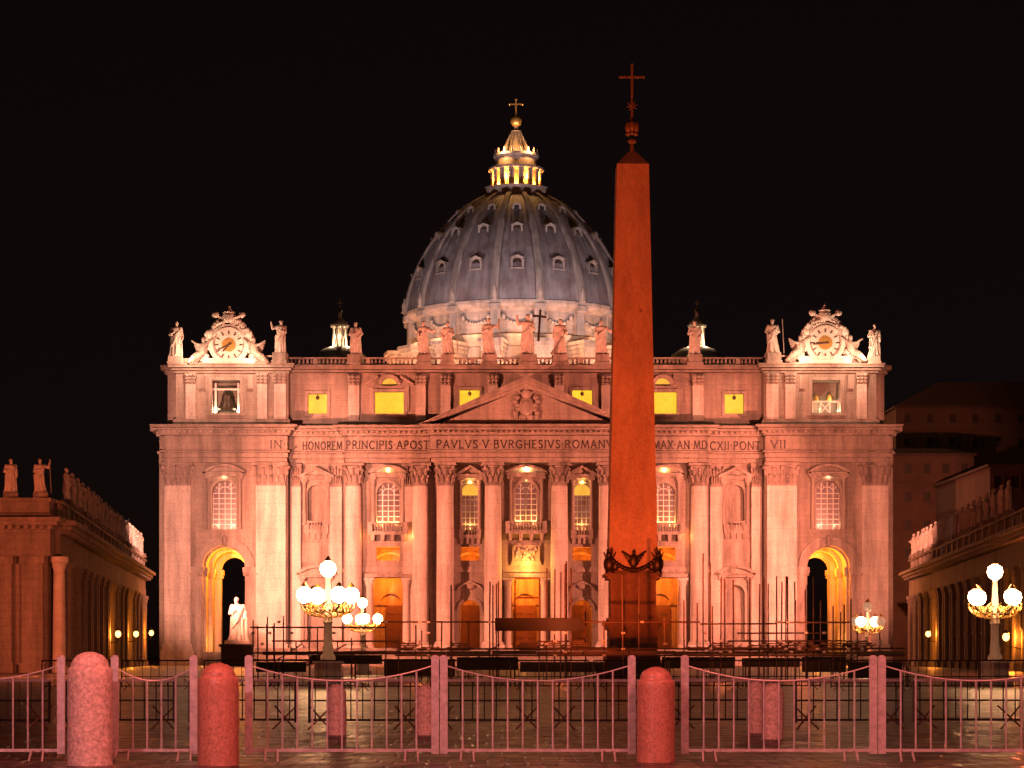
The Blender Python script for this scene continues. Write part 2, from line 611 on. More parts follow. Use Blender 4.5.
def cap_mesh(w, d, h, name):
    """Corinthian capital on its bottom centre: bell, two tiers of leaves, volutes, abacus"""
    m_ = MB()
    n = 14
    if d is None:
        m_.lathe([(w * 0.92, 0), (w, 0.06 * h), (w * 0.9, 0.1 * h), (w * 0.92, 0.5 * h), (w * 1.18, 0.86 * h)], n=20)
        for tier, (z, hh, rr) in enumerate(((0.12, 0.36, 1.02), (0.40, 0.36, 1.10))):
            for i in range(10):
                a = 2 * pi * (i + 0.5 * tier) / 10
                dx, dy = cos(a), sin(a)
                m_.ell((dx * w * rr, dy * w * rr, (z + hh / 2) * h), (0.2 * w, 0.2 * w, hh * h * 0.5), 7, 5)
                m_.ell((dx * w * (rr + 0.2), dy * w * (rr + 0.2), (z + hh * 0.88) * h), (0.17 * w, 0.17 * w, 0.07 * h), 7, 4)
        for i in range(4):
            a = pi / 4 + pi / 2 * i
            m_.ell((cos(a) * w * 1.42, sin(a) * w * 1.42, 0.78 * h), (0.22 * w, 0.22 * w, 0.12 * h), 8, 5)
        m_.box(-w * 1.36, w * 1.36, -w * 1.36, w * 1.36, 0.88 * h, 0.999 * h)
    else:
        m_.frustum(0, 0, 0, w * 0.97, d * 0.97, 0.88 * h, w * 1.1, d * 1.15)
        for tier, (z, hh) in enumerate(((0.08, 0.36), (0.40, 0.36))):
            k = 5
            for i in range(k):
                x = (i + 0.5 + 0.5 * tier) / k * 2 * w - w if tier == 0 else (i + 0.0) / (k - 1) * 2.1 * w - 1.05 * w
                m_.ell((x, -d * 1.05, (z + hh / 2) * h), (0.16 * w, 0.25, hh * h * 0.5), 7, 5)
                m_.ell((x, -d * 1.05 - 0.3, (z + hh * 0.88) * h), (0.15 * w, 0.2, 0.07 * h), 7, 4)
        for x in (-1.12, 1.12, 0):
            m_.ell((x * w, -d * 1.15 - 0.15, 0.78 * h), (0.2 * w if x else 0.14 * w, 0.32, 0.11 * h), 8, 5)
        m_.box(-w * 1.18, w * 1.18, -d * 1.35 - 0.25, d, 0.88 * h, 0.999 * h)
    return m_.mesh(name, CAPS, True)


zc0, zc1 = zf(487), ZT
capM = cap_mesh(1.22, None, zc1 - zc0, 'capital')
sh = MB()
sh.lathe([(R0, zf(641)), (R0 * 1.0, zf(600)), (R0 * 0.97, zf(550)), (R0 * 0.90, zc0)], n=28)
sh = sh.mesh('column', COLM, True)
ba = MB()
ba.box(-1.75, 1.75, -1.75, 1.75, ZB, ZB + 0.5)
ba.lathe([(1.6, ZB + 0.5), (1.72, ZB + 0.68), (1.6, ZB + 0.85), (1.45, ZB + 0.9), (1.52, ZB + 1.0), (1.4, zf(641))], n=24)
ba = ba.mesh('base', COLM, True)
for c, y in ((-33, -1.9), (33, -1.9), (-80.5, -1.9), (80.5, -1.9), (-105.5, -0.9), (105.5, -0.9), (-172.5, -0.9), (172.5, -0.9)):
    co = link('column', sh, bas, (u(c), y, 0))
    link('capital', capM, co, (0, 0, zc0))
    link('base', ba, co)


def pilaster(c, hw, yf, d, z0=None, parent=bas, base=True):
    m_ = MB()
    m_.box(u(c - hw), u(c + hw), yf - d, yf, zf(644) if z0 is None else z0, zc0)
    o = m_.build('pilaster', COLM, parent)
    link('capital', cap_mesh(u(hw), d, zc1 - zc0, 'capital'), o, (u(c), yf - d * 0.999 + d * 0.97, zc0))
    if base:
        m_ = MB()
        m_.box(u(c - hw) - 0.55, u(c + hw) + 0.55, yf - d - 0.55, yf - 0.001, 0, zf(650))
        m_.box(u(c - hw) - 0.3, u(c + hw) + 0.3, yf - d - 0.3, yf - 0.001, zf(650), zf(644))
        m_.box(u(c - hw) - 0.42, u(c + hw) + 0.42, yf - d - 0.42, yf - 0.001, zf(651.5), zf(650))
        m_.build('base', COLM, o)
    return o


for s in (-1, 1):
    pilaster(s * 253.5, 14.8, -DE, 0.75)
    pilaster(s * 346, 13, -DE, 0.75)
    pilaster(s * 230, 5, 0, 0.7)
    pilaster(s * 190, 6, 0, 0.5)
    pilaster(s * 118, 5, 0, 0.5)

# ---- entablature: stepped blocks that break forward over the columns
SEGS = []
for s in (-1, 1):
    SEGS += [tuple(sorted((s * 237, s * 361))) + (DE + 0.9,), tuple(sorted((s * 181, s * 237))) + (0.75,), tuple(sorted((s * 95, s * 181))) + (2.1,)]
SEGS.append((-95, 95, 3.3))
fr = None


def layered(name, layers, mat, segs, parent=bas, dz=0.003, back=1.0):
    m_ = MB()
    for i, (a, b, d) in enumerate(segs):
        for py0, py1, o_ in layers:
            e = i * dz
            m_.box(u(a) - o_, u(b) + o_, -d - o_, back + 0.001 * i, zf(py0) + e, zf(py1) + e)
    return m_.build(name, mat, parent)


layered('architrave', [(464, 459.6, -0.08), (459.6, 459.0, -0.35), (459.0, 454.6, 0.06), (454.6, 453.8, -0.2), (453.8, 452.4, 0.38), (452.4, 451.7, -0.25)], TRAV, SEGS)
frieze = layered('frieze', [(451.7, 437.8, 0.0), (437.8, 437, -0.3)], TRAV, SEGS)
layered('cornice', [(437, 435.2, 0.35), (435.2, 432.4, 0.55), (432.4, 430.4, 1.2), (430.4, 429.7, 0.8), (429.7, 428.8, 1.4), (428.8, 427.2, 1.65)], TRAV, SEGS)
for s in (-1, 1):
    m_ = MB()                                     # entablature returns at the outer corners
    for py0, py1, o_ in ((464, 454.5, 0.1), (454.5, 452, 0.35), (452, 437, 0.05), (437, 432.5, 0.5), (432.5, 427.5, 1.3)):
        xs = sorted((u(s * 361), u(s * 365.5) + s * o_))
        m_.box(xs[0], xs[1], -0.8 - o_, 14, zf(py0), zf(py1))
    m_.build('cornice', TRAV, bas)
m_ = MB()
for a, b, d in SEGS:
    x = u(a) + 0.2
    while x < u(b) - 0.2:
        m_.box(x, x + 0.34, -d - 0.95, -d - 0.3, zf(435.1), zf(432.6))
        x += 0.8
m_.build('dentils', CARV, bas)

# ---- inscription in the frieze
GL = {
    'I': (0.22, [[(.11, 0), (.11, 1)]]), 'N': (0.85, [[(.1, 0), (.1, 1), (.75, 0), (.75, 1)]]),
    'H': (0.8, [[(.1, 0), (.1, 1)], [(.7, 0), (.7, 1)], [(.1, .5), (.7, .5)]]),
    'O': (0.95, [[(.475 + .4 * cos(2 * pi * i / 18), .5 + .5 * sin(2 * pi * i / 18)) for i in range(19)]]),
    'R': (0.72, [[(.1, 0), (.1, 1), (.4, 1), (.55, .9), (.58, .75), (.52, .6), (.4, .52), (.1, .5)], [(.33, .5), (.68, 0)]]),
    'E': (0.6, [[(.1, 0), (.1, 1)], [(.1, 1), (.52, 1)], [(.1, .5), (.45, .5)], [(.1, 0), (.55, 0)]]),
    'M': (1.0, [[(.06, 0), (.18, 1), (.5, .1), (.82, 1), (.94, 0)]]),
    'P': (0.65, [[(.1, 0), (.1, 1), (.4, 1), (.55, .9), (.58, .74), (.52, .57), (.4, .48), (.1, .48)]]),
    'C': (0.82, [[(.475 + .4 * cos(radians(a)), .5 + .5 * sin(radians(a))) for a in range(45, 316, 15)]]),
    'S': (0.6, [[(.52, .85), (.42, .97), (.28, 1), (.14, .93), (.1, .78), (.18, .62), (.4, .45), (.52, .3), (.5, .12), (.38, .02), (.22, 0), (.08, .13)]]),
    'A': (0.82, [[(.05, 0), (.41, 1), (.77, 0)], [(.2, .35), (.62, .35)]]), 'T': (0.75, [[(.37, 0), (.37, 1)], [(.04, 1), (.71, 1)]]),
    'V': (0.82, [[(.05, 1), (.41, 0), (.77, 1)]]), 'L': (0.58, [[(.1, 1), (.1, 0)], [(.1, 0), (.54, 0)]]),
    'B': (0.68, [[(.1, 0), (.1, 1), (.4, 1), (.53, .92), (.55, .75), (.45, .55), (.1, .53)], [(.42, .53), (.58, .42), (.61, .25), (.54, .08), (.4, 0), (.1, 0)]]),
    'G': (0.88, [[(.475 + .4 * cos(radians(a)), .5 + .5 * sin(radians(a))) for a in range(45, 301, 15)] + [(.75, .1), (.75, .45)], [(.55, .45), (.82, .45)]]),
    'D': (0.85, [[(.1, 0), (.1, 1), (.4, 1), (.62, .9), (.74, .7), (.76, .5), (.74, .3), (.62, .1), (.4, 0), (.1, 0)]]),
    'X': (0.8, [[(.06, 0), (.72, 1)], [(.08, 1), (.74, 0)]]),
    '.': (0.22, [[(.11, .46), (.11, .56)]]),
}


def inscription(txt, offa, offb, y):
    tot = sum(GL[c][0] + 0.2 for c in txt) - 0.2
    xa, xb = u(offa), u(offb)
    z0, h = zf(450), u(7.7)
    sx = (xb - xa) / tot
    m_ = MB()
    x = xa
    th = 0.085
    for c in txt:
        w, st = GL[c]
        for pl in st:
            for (p, q) in zip(pl, pl[1:]):
                a, b = Vector((x + p[0] * sx, z0 + p[1] * h)), Vector((x + q[0] * sx, z0 + q[1] * h))
                d = (b - a).normalized()
                n = Vector((-d.y, d.x)) * th
                a, b = a - d * th * 0.6, b + d * th * 0.6
                m_.prism([tuple(a + n), tuple(b + n), tuple(b - n), tuple(a - n)], y - 0.05, y + 0.02)
            for e in (pl[0], pl[-1]):
                if e[1] in (0, 1) and c not in 'OCSG':
                    ex, ez = x + e[0] * sx, z0 + e[1] * h
                    m_.box(ex - 0.17, ex + 0.17, y - 0.055, y + 0.02, ez - 0.05, ez + 0.05)
        x += (w + 0.2) * sx
    m_.build('lettering', LETT, frieze)


inscription('IN.', -254, -238.5, -DE - 0.9)
inscription('HONOREM', -223, -183.5, -0.75)
inscription('PRINCIPIS.APOST', -179, -96.5, -2.1)
inscription('PAVLVS.V.BVRGHESIVS.ROMANVS', -89, 92, -3.3)
inscription('PONT.MAX.AN.MD', 97, 180, -2.1)
inscription('CXII.PONT', 183.5, 234, -0.75)
inscription('VII', 242, 257, -DE - 0.9)

# ---- pediment with coat of arms
pd = MB()
ax0, az0, azt = u(95), zf(427) + 0.03, zf(384)
pd.prism([(-ax0 + 1, az0), (ax0 - 1, az0), (0, azt - 0.9)], -3.2, 0.9)
ped = pd.build('pediment', TRAV, bas)
pd = MB()
for s in (-1, 1):
    for k, (t0, t1, o_) in enumerate(((0.0, 0.55, 1.5), (0.55, 1.0, 1.15), (1.0, 1.6, 0.5))):
        n = Vector((azt - az0, ax0)).normalized()
        a, b = Vector((ax0 + 1.7, az0)), Vector((0, azt + 0.7))
        p_ = [a - n * t0, b - Vector((0, t0 * 1.1)), b - Vector((0, t1 * 1.1)), a - n * t1]
        p_[3].y = max(p_[3].y, az0)
        p_[0].y = max(p_[0].y, az0 + 0.02)
        pd.prism([(s * q.x, q.y) for q in p_], -3.2 - o_, 0.9 - 0.002 * k)
pd.build('raking_cornice', TRAV, ped)
ca = MB()
czm = zf(409)
ca.ell((0, -3.5, czm), (1.15, 0.5, 1.5), 14, 8)
ca.ell((0, -3.85, czm), (0.75, 0.35, 1.0), 12, 8)
ca.ell((0, -3.5, zf(396.5)), (0.8, 0.5, 0.75), 12, 8)
ca.ell((0, -3.5, zf(392.5)), (0.3, 0.3, 0.45), 8, 6)
for s in (-1, 1):
    ca.tube((s * 0.4, -3.6, zf(398)), (s * 1.6, -3.5, zf(391.5)), 0.16, 8)
    for k in range(6):
        a = k / 5
        ca.ell((s * (1.45 + 0.25 * sin(a * 9)), -3.45, zf(400 + 19 * a)), (0.42, 0.35, 0.42), 8, 6)
    ca.ell((s * 0.55, -3.5, zf(419)), (0.6, 0.4, 0.45), 9, 6)
ca.build('coat_of_arms', CARV, ped, True)

# ---- attic trim
ASEG = [(-95, 95, 0.15 - AB)]
for s in (-1, 1):
    ASEG += [tuple(sorted((s * 95, s * 237))) + (0.05 - AB,), tuple(sorted((s * 237, s * 350))) + (0.2 - AE,)]
layered('attic_base', [(427.1, 421.5, 0.28), (421.5, 420, 0.15)], TRAV, ASEG, back=2.5)
layered('attic_cornice', [(374, 372.4, 0.15), (372.4, 371.6, -0.1), (371.6, 369.6, 0.45), (369.6, 368.9, 0.2), (368.9, 366.5, 0.85), (366.5, 365, 1.0)], TRAV, ASEG, back=2.5)
for s in (-1, 1):
    m_ = MB()
    for py0, py1, o_ in ((374, 370, 0.3), (370, 365.2, 0.9)):
        xs = sorted((u(s * 350), u(s * 359.5) + s * o_))
        m_.box(xs[0], xs[1], 0.7 - o_, 14, zf(py0), zf(py1))
    m_.build('attic_cornice', TRAV, bas)
for c, hw, y in [(s * a, h, y) for s in (-1, 1) for a, h, y in ((33, 5, AB), (80.5, 5, AB), (105.5, 5, AB), (172.5, 5.5, AB), (245, 6, AE), (263, 5, AE), (334, 5, AE))]:
    m_ = MB()
    m_.box(u(c - hw), u(c + hw), y - 0.5, y, zf(420), zf(385))
    o = m_.build('attic_pilaster', COLM, bas)
    m_ = MB()
    m_.frustum(u(c), y - 0.25, zf(385), u(hw) * 0.95, 0.3, zf(374.2), u(hw) * 1.2, 0.45)
    for k in range(3):
        for i in (-1, 0, 1):
            m_.ell((u(c) + i * u(hw) * 0.75, y - 0.62 - 0.08 * k, zf(383 - 3.3 * k)), (u(hw) * 0.38, 0.22, 0.24), 7, 5)
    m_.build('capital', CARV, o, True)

# balustrade with blocks under the statues
STX = [-349, -245, -171, -102, -78, -37, 1, 34, 76, 103, 169, 246, 347]


def front(off):
    return AE - 0.1 if abs(off) > 237 else AB - 0.1


bl = MB()
for i, (a, b, d) in enumerate([(-237, 237, -AB + 0.1)] + [(s * 237 if s > 0 else -272, 272 if s > 0 else -237, -AE + 0.2) for s in (-1, 1)]):
    e = 0.003 * i
    bl.box(u(a), u(b), -d - 0.55, -d + 0.15, zf(365) + e, zf(363.6) + e)
    bl.box(u(a), u(b), -d - 0.6, -d + 0.2, zf(358.4) + e, zf(357) + e)
    x = u(a) + 0.3
    while x < u(b) - 0.2:
        if all(abs(x - u(q)) > 1.5 for q in STX) and (int(x / 0.62) % 13 != 0):
            bl.tube((x, -d - 0.2, zf(363.6)), (x, -d - 0.2, zf(361)), 0.13, 5, 0.2)
            bl.tube((x, -d - 0.2, zf(361)), (x, -d - 0.2, zf(358.4)), 0.2, 5, 0.1)
        elif int(x / 0.62) % 13 == 0:
            bl.box(x - 0.34, x + 0.34, -d - 0.5, -d + 0.1, zf(363.6), zf(358.4))
        x += 0.62
for s in (-1, 1):
    a, b = sorted((u(s * 274), u(s * 353)))
    bl.box(a, b, AE - 0.3, 3, zf(365), zf(359.5))
bl.build('balustrade', CARV, bas)

# ---- windows


def window(c, hw, yb, yt, yf, glass, bars=(4, 7), hood='seg', frame_hw=None, arch=True, fr_mat=None, name='window', hood_y=None, balcony=None, depth=1.1, surround=True):
    cx, w = u(c), u(hw)
    zb, zt = zf(yb), zf(yt)
    zs = zt - w if arch else zt
    m_ = MB()
    poly = [(cx - w - 0.1, zb), (cx + w + 0.1, zb)] + (arc(cx, zs, w + 0.1, 0, 180, 16) if arch else [(cx + w + 0.1, zt), (cx - w - 0.1, zt)])
    m_.prism(poly, yf + depth, yf + depth + 0.1)
    o = m_.build(name, glass, bas)
    if bars:
        m_ = MB()
        nx, nz = bars
        for i in range(nx + 1):
            x = cx - w + 2 * w * i / nx
            hz = zs + (math.sqrt(max(0, w * w - (x - cx) ** 2)) if arch else 0)
            m_.box(x - 0.055, x + 0.055, yf + depth - 0.09, yf + depth - 0.001, zb, hz)
        for k in range(nz + 1):
            z = zb + (zs - zb) * k / nz
            m_.box(cx - w, cx + w, yf + depth - 0.1, yf + depth - 0.001, z - 0.05, z + 0.05)
        if arch:
            m_.band(arc(cx, zs, w * 0.55 + 0.05, 180, 0, 12), arc(cx, zs, w * 0.55 - 0.05, 180, 0, 12), yf + depth - 0.1, yf + depth - 0.002)
            for a in (35, 62, 118, 145):
                m_.tube((cx + cos(radians(a)) * w * 0.55, yf + depth - 0.05, zs + sin(radians(a)) * w * 0.55), (cx + cos(radians(a)) * w, yf + depth - 0.05, zs + sin(radians(a)) * w), 0.045, 4)
        m_.build('glazing_bars', MUNT, o)
    if surround:
        m_ = MB()
        e = 0.42
        if arch:
            m_.band(arc(cx, zs, w + e, 180, 0, 18), arc(cx, zs, w, 180, 0, 18), yf - 0.22, yf - 0.001)
            for s in (-1, 1):
                a, b = sorted((cx + s * w, cx + s * (w + e)))
                m_.box(a, b, yf - 0.22, yf - 0.001, zb, zs)
        else:
            m_.box(cx - w - e, cx + w + e, yf - 0.22, yf - 0.001, zt, zt + e)
            for s in (-1, 1):
                a, b = sorted((cx + s * w, cx + s * (w + e)))
                m_.box(a, b, yf - 0.22, yf - 0.001, zb, zt)
            m_.box(cx - w - e, cx + w + e, yf - 0.26, yf - 0.001, zb - e, zb)
        m_.build('frame', CARV, o)
    if hood:
        fw = u(frame_hw)
        zh = zf(hood_y)
        m_ = MB()
        for s in (-1, 1):                         # little side columns
            x = cx + s * (fw - 0.55)
            m_.lathe([(0.36, zb), (0.36, zb + 0.3), (0.3, zb + 0.35), (0.26, zh - 1.2), (0.3, zh - 1.15), (0.42, zh - 0.7)], x, yf - 0.42, 10)
            m_.box(x - 0.5, x + 0.5, yf - 0.95, yf - 0.001, zh - 0.7, zh - 0.004)
        m_.box(cx - fw - 0.1, cx + fw + 0.1, yf - 0.75, yf - 0.002, zh - 0.38, zh - 0.006)
        m_.box(cx - fw - 0.35, cx + fw + 0.35, yf - 1.1, yf - 0.003, zh - 0.005, zh + 0.25)
        if hood == 'seg':
            rr = fw + 0.35
            rise = u(8)
            R = (rr * rr + rise * rise) / (2 * rise)
            half = math.degrees(math.asin(rr / R))
            o1 = arc(cx, zh + 0.25 - (R - rise), R, 90 + half, 90 - half, 16)
            o2 = arc(cx, zh + 0.25 - (R - rise), R - 0.42, 90 + half, 90 - half, 16)
            m_.band(o1, o2, yf - 1.1, yf - 0.004)
            m_.prism(o2 + [(cx + rr, zh + 0.1), (cx - rr, zh + 0.1)], yf - 0.35, yf - 0.005)
        elif hood == 'tri':
            rr = fw + 0.35
            rise = u(9)
            m_.band([(cx - rr, zh + 0.25), (cx, zh + 0.25 + rise), (cx + rr, zh + 0.25)], [(cx - rr + 0.9, zh + 0.25), (cx, zh - 0.2 + rise), (cx + rr - 0.9, zh + 0.25)], yf - 1.05, yf - 0.004)
            m_.prism([(cx - rr, zh + 0.2), (cx + rr, zh + 0.2), (cx, zh + rise)], yf - 0.35, yf - 0.005)
        m_.build('hood', CARV, o)
    if balcony:
        bw_, pr = u(balcony[0]), balcony[1]
        z1 = zb
        m_ = MB()
        m_.box(cx - bw_, cx + bw_, yf - pr, yf - 0.006, z1 - 1.25, z1 - 0.75)
        m_.box(cx - bw_ + 0.1, cx + bw_ - 0.1, yf - pr + 0.1, yf - pr + 0.45, z1 + 0.35, z1 + 0.6)
        x = cx - bw_ + 0.3
        while x < cx + bw_ - 0.2:
            m_.tube((x, yf - pr + 0.27, z1 - 0.75), (x, yf - pr + 0.27, z1 + 0.35), 0.1, 5, 0.1)
            x += 0.42
        for s in (-1, 1):
            m_.box(cx + s * (bw_ - 0.35) - 0.34, cx + s * (bw_ - 0.35) + 0.34, yf - pr + 0.02, yf - pr + 0.6, z1 - 0.75, z1 + 0.66)
        for k in range(4):
            x = cx + (k - 1.5) * bw_ * 0.5
            m_.prism([(x - 0.3, z1 - 1.25), (x + 0.3, z1 - 1.25), (x + 0.22, z1 - 2.2), (x - 0.22, z1 - 2.2)], yf - pr * 0.8, yf - 0.007)
        m_.build('balcony', CARV, o)
    return o


WARM = (1.0, 0.46, 0.12)
window(0, 11, 526, 482, 0, GLAS, (4, 6), 'seg', 19.5, hood_y=474.5, balcony=(21, 1.9))
for s in (-1, 1):
    window(s * 138, 11.5, 527, 483, 0, GLAS, (4, 6), 'seg', 18.5, hood_y=475, balcony=(20, 1.7))
    window(s * 56, 9, 530, 484, 0, GLAS, (4, 6), 'tri', 13, hood_y=476, balcony=(11, 0.5))
    window(s * 300, 12, 530, 482, -DE, GLAS, (4, 7), 'seg', 19, hood_y=475)
    # blind niches
    n_ = window(s * 209.5, 9, 525, 485, 0, CARV, None, 'tri', 15.5, hood_y=477.5, name='niche', balcony=(12, 0.35))
    n_ = window(s * 209.5, 9.3, 640, 585, 0, CARV, None, 'seg', 17.5, hood_y=575, name='niche')
    # attic windows
    window(s * 56.5, 10, 410, 389, AB, YELW, None, None, arch=False, depth=1.0, name='attic_window')
    window(s * 209, 9.6, 413, 393, AB, YELW, None, None, arch=False, depth=1.0, name='attic_window')
    a_ = window(s * 137, 14.5, 413, 391, AB, YELW, None, None, arch=False, depth=1.0, name='attic_window')
    for c_, pz_ in ((56.5, 391), (209, 395)):
        m_ = MB()
        m_.lathe([(0.05, zf(pz_ - 2)), (0.07, zf(pz_)), (0.3, zf(pz_) - 0.1), (0.22, zf(pz_) - 0.55), (0.05, zf(pz_) - 0.6)], u(s * c_), AB + 0.25, 8)
        m_.build('hanging_lamp', BRON, bas)
    # oval lunette in a broken pediment above
    m_ = MB()
    cx = u(s * 137)
    m_.prism(arc(cx, zf(383), u(8.5), 180, 0, 16, u(7)), AB + 0.4, AB + 0.5)
    l_ = m_.build('lunette', YELH, a_)
    m_ = MB()
    m_.band(arc(cx, zf(384), u(11), 180, 0, 16, u(10)), arc(cx, zf(384), u(7.2), 180, 0, 16, u(6.4)), AB - 0.65, AB - 0.001)
    for q in (-1, 1):
        m_.prism([(cx + q * u(11), zf(374.5)), (cx + q * u(25), zf(383.5)), (cx + q * u(25), zf(385.5)), (cx + q * u(11), zf(377.5))], AB - 0.55, AB - 0.002)
        m_.box(cx + q * u(18) - 0.3, cx + q * u(18) + 0.3, AB - 0.25, AB - 0.003, zf(411), zf(386))
    m_.build('frame', CARV, a_)
    # arched hood glow: lit lunette at the top of the narrow windows
    m_ = MB()
    cx = u(s * 56)
    m_.prism([(cx - u(9), zf(495)), (cx + u(9), zf(495))] + arc(cx, zf(493), u(9), 0, 180, 14), 0.7, 0.85)
    m_.build('lunette', YELH, bas)
# a pane behind which a lamp hangs in two attic windows is left plain

# window lights standing on the sills and under the hoods
for c, yb, w in ((0, 524, 330), (-138, 525, 300), (138, 525, 280)):
    for q in (-8, 8):
        light('POINT', (FC + u(c + q), FY + 0.35, zf(yb - 2)), WARM, w, 0.12)
light('POINT', (FC, FY - 0.6, zf(468.5)), (1, 0.6, 0.22), 420, 0.1)
light('POINT', (FC, FY - 0.2, zf(480.5)), (1, 0.6, 0.22), 60, 0.1)
for s in (-1, 1):
    light('POINT', (FC + u(s * 56), FY - 0.35, zf(482)), WARM, 160, 0.1)
    light('POINT', (FC + u(s * 56), FY + 0.3, zf(526)), WARM, 200, 0.1)
    light('POINT', (FC + u(s * 138), FY - 0.5, zf(470)), WARM, 260, 0.1)
    for q in (-8, 8):
        light('POINT', (FC + u(s * 300 + q), FY - DE + 0.4, zf(526)), (1, 0.50, 0.26), 60, 0.12)
    light('POINT', (FC + u(s * 300), FY - DE - 0.3, zf(478)), (1, 0.6, 0.3), 60, 0.1)
    # lamps in the column gaps behind the capitals, washing the wall orange
    for c in (118, 158):
        light('POINT', (FC + u(s * c), FY - 1.5, zf(536)), (1, 0.24, 0.06), 240, 0.15)

# relief panel over the main door
m_ = MB()
m_.box(u(-15), u(15), -0.35, -0.001, zf(565), zf(543))
rl = m_.build('relief_panel', CARV, bas)
m_ = MB()
for i in range(26):
    x, z = RND.uniform(-10.5, 10.5), RND.uniform(548, 560.5)
    m_.ell((u(x), -0.42, zf(z)), (RND.uniform(.18, .34), .2, RND.uniform(.25, .6)), 7, 5)
m_.box(u(-12.5), u(12.5), -0.5, -0.34, zf(562.5), zf(561))
m_.box(u(-12.5), u(12.5), -0.5, -0.34, zf(546.5), zf(545.3))
for s in (-1, 1):
    m_.box(u(s * 12.8) - 0.15, u(s * 12.8) + 0.15, -0.51, -0.34, zf(562), zf(546))
m_.build('relief', CARV, rl, True)
light('POINT', (FC, FY - 1.9, zf(566)), (1, 0.36, 0.05), 2000, 0.12)
# string courses and door surrounds on the wall
m_ = MB()
for s in (-1, 1):
    for a, b in ((36, 78), (108, 170), (176, 233)):
        xs = sorted((u(s * a), u(s * b)))
        m_.box(xs[0], xs[1], -0.3, -0.001, zf(572), zf(569.5))
        m_.box(xs[0], xs[1], -0.18, -0.002, zf(569.5), zf(567))
    xs = sorted((u(s * 195), u(s * 224)))
    m_.box(xs[0], xs[1], -0.2, -0.003, zf(562), zf(543))
    m_.box(xs[0] + 0.6, xs[1] - 0.6, -0.34, -0.2, zf(559), zf(546))
m_.box(u(-31), u(31), -0.3, -0.001, zf(572), zf(569.5))
m_.build('string_course', CARV, bas)
for c in (0, -138, 138):
    for s in (-1, 1):
        m_ = MB()
        x = u(c + s * 18.5)
        m_.lathe([(0.75, ZB), (0.75, ZB + 0.35), (0.55, ZB + 0.45), (0.5, zf(587)), (0.55, zf(586)), (0.8, zf(580))], x, -0.5, 14)
        m_.box(x - 0.8, x + 0.8, -1.2, -0.004, zf(580), zf(578))
        m_.build('porch_column', COLM, bas, True)
    m_ = MB()
    m_.box(u(c - 23), u(c + 23), -0.9, -0.004, zf(577.5), zf(574))
    m_.build('door_lintel', CARV, bas)
for s in (-1, 1):
    m_ = MB()
    m_.band(arc(u(s * 56), zf(610), u(13), 180, 0, 16), arc(u(s * 56), zf(610), u(10), 180, 0, 16), -0.3, -0.001)
    m_.band(arc(u(s * 56), zf(597), u(15), 150, 30, 12), arc(u(s * 56), zf(597), u(13.4), 150, 30, 12), -0.7, -0.002)
    m_.ell((u(s * 56), -0.2, zf(585)), (0.9, 0.3, 0.7), 10, 6)
    m_.build('door_arch', CARV, bas)

# ---- the big end archways: barrel-vaulted passages
for s in (-1, 1):
    c = u(s * 300)
    w, zs = u(21.5), zf(567.5)
    m_ = MB()
    m_.band(arc(c, zs, w + 0.9, 180, 0, 24), arc(c, zs, w + 0.02, 180, 0, 24), 2.01, 14)
    for q in (-1, 1):
        a, b = sorted((c + q * (w + 0.02), c + q * (w + 0.9)))
        m_.box(a, b, 2.01, 14, 0, zs)
    ps = m_.build('archway', TRAV, bas)
    for y0 in (-0.9, 5.2, 11.0):                  # ribs with piers and imposts
        m_ = MB()
        ri = w - {-0.9: 0.3, 5.2: 0.6, 11.0: 1.3}[y0]
        m_.band(arc(c, zs, w + 0.01, 180, 0, 24), arc(c, zs, ri, 180, 0, 24), y0, y0 + 1.3)
        for q in (-1, 1):
            a, b = sorted((c + q * (w + 0.01), c + q * ri))
            m_.box(a, b, y0, y0 + 1.3, 0, zs - 0.8)
            a, b = sorted((c + q * (w + 0.01), c + q * (ri - 0.35)))
            m_.box(a, b, y0 - 0.25, y0 + 1.55, zs - 0.8, zs)
            m_.box(a + 0.1, b - 0.1, y0 - 0.12, y0 + 1.42, zs - 1.3, zs - 0.8)
        m_.build('vault_rib', CARV, ps)
    m_ = MB()                                     # archivolt and imposts outside
    m_.band(arc(c, zs, w + 1.3, 180, 0, 24), arc(c, zs, w + 0.9, 180, 0, 24), -DE - 0.35, -DE - 0.001)
    m_.band(arc(c, zs, w + 0.9, 180, 0, 24), arc(c, zs, w, 180, 0, 24), -DE - 0.2, -DE - 0.002)
    for q in (-1, 1):
        x = c + q * (w + 1.0)
        m_.box(x - 1.25, x + 1.25, -DE - 0.6, -DE - 0.001, zs - 0.75, zs)
        m_.box(x - 0.85, x + 0.85, -DE - 0.35, -DE - 0.002, 0, zs - 2.1)
        m_.frustum(x, -DE - 0.2, zs - 2.1, 0.85, 0.2, zs - 0.75, 1.1, 0.45)
        for j in (-1, 1):
            m_.ell((x + j * 0.8, -DE - 0.5, zs - 1.1), (0.36, 0.3, 0.36), 9, 6)
    m_.ell((c, -DE - 0.35, zs + w + 0.7), (0.4, 0.4, 0.9), 8, 6)
    m_.build('archivolt', CARV, ps)
    YL = (1.0, 0.235, 0.012)
    light('POINT', (FC + c - s * 1.2, FY + 2.6, zs + 0.4), YL, 7500, 0.2)
    light('POINT', (FC + c - s * 1.6, FY + 8.5, zs + 0.2), YL, 7500, 0.2)
    light('POINT', (FC + c + s * 1.8, FY + 2.4, 3.5), (1, 0.36, 0.06), 1200, 0.2)

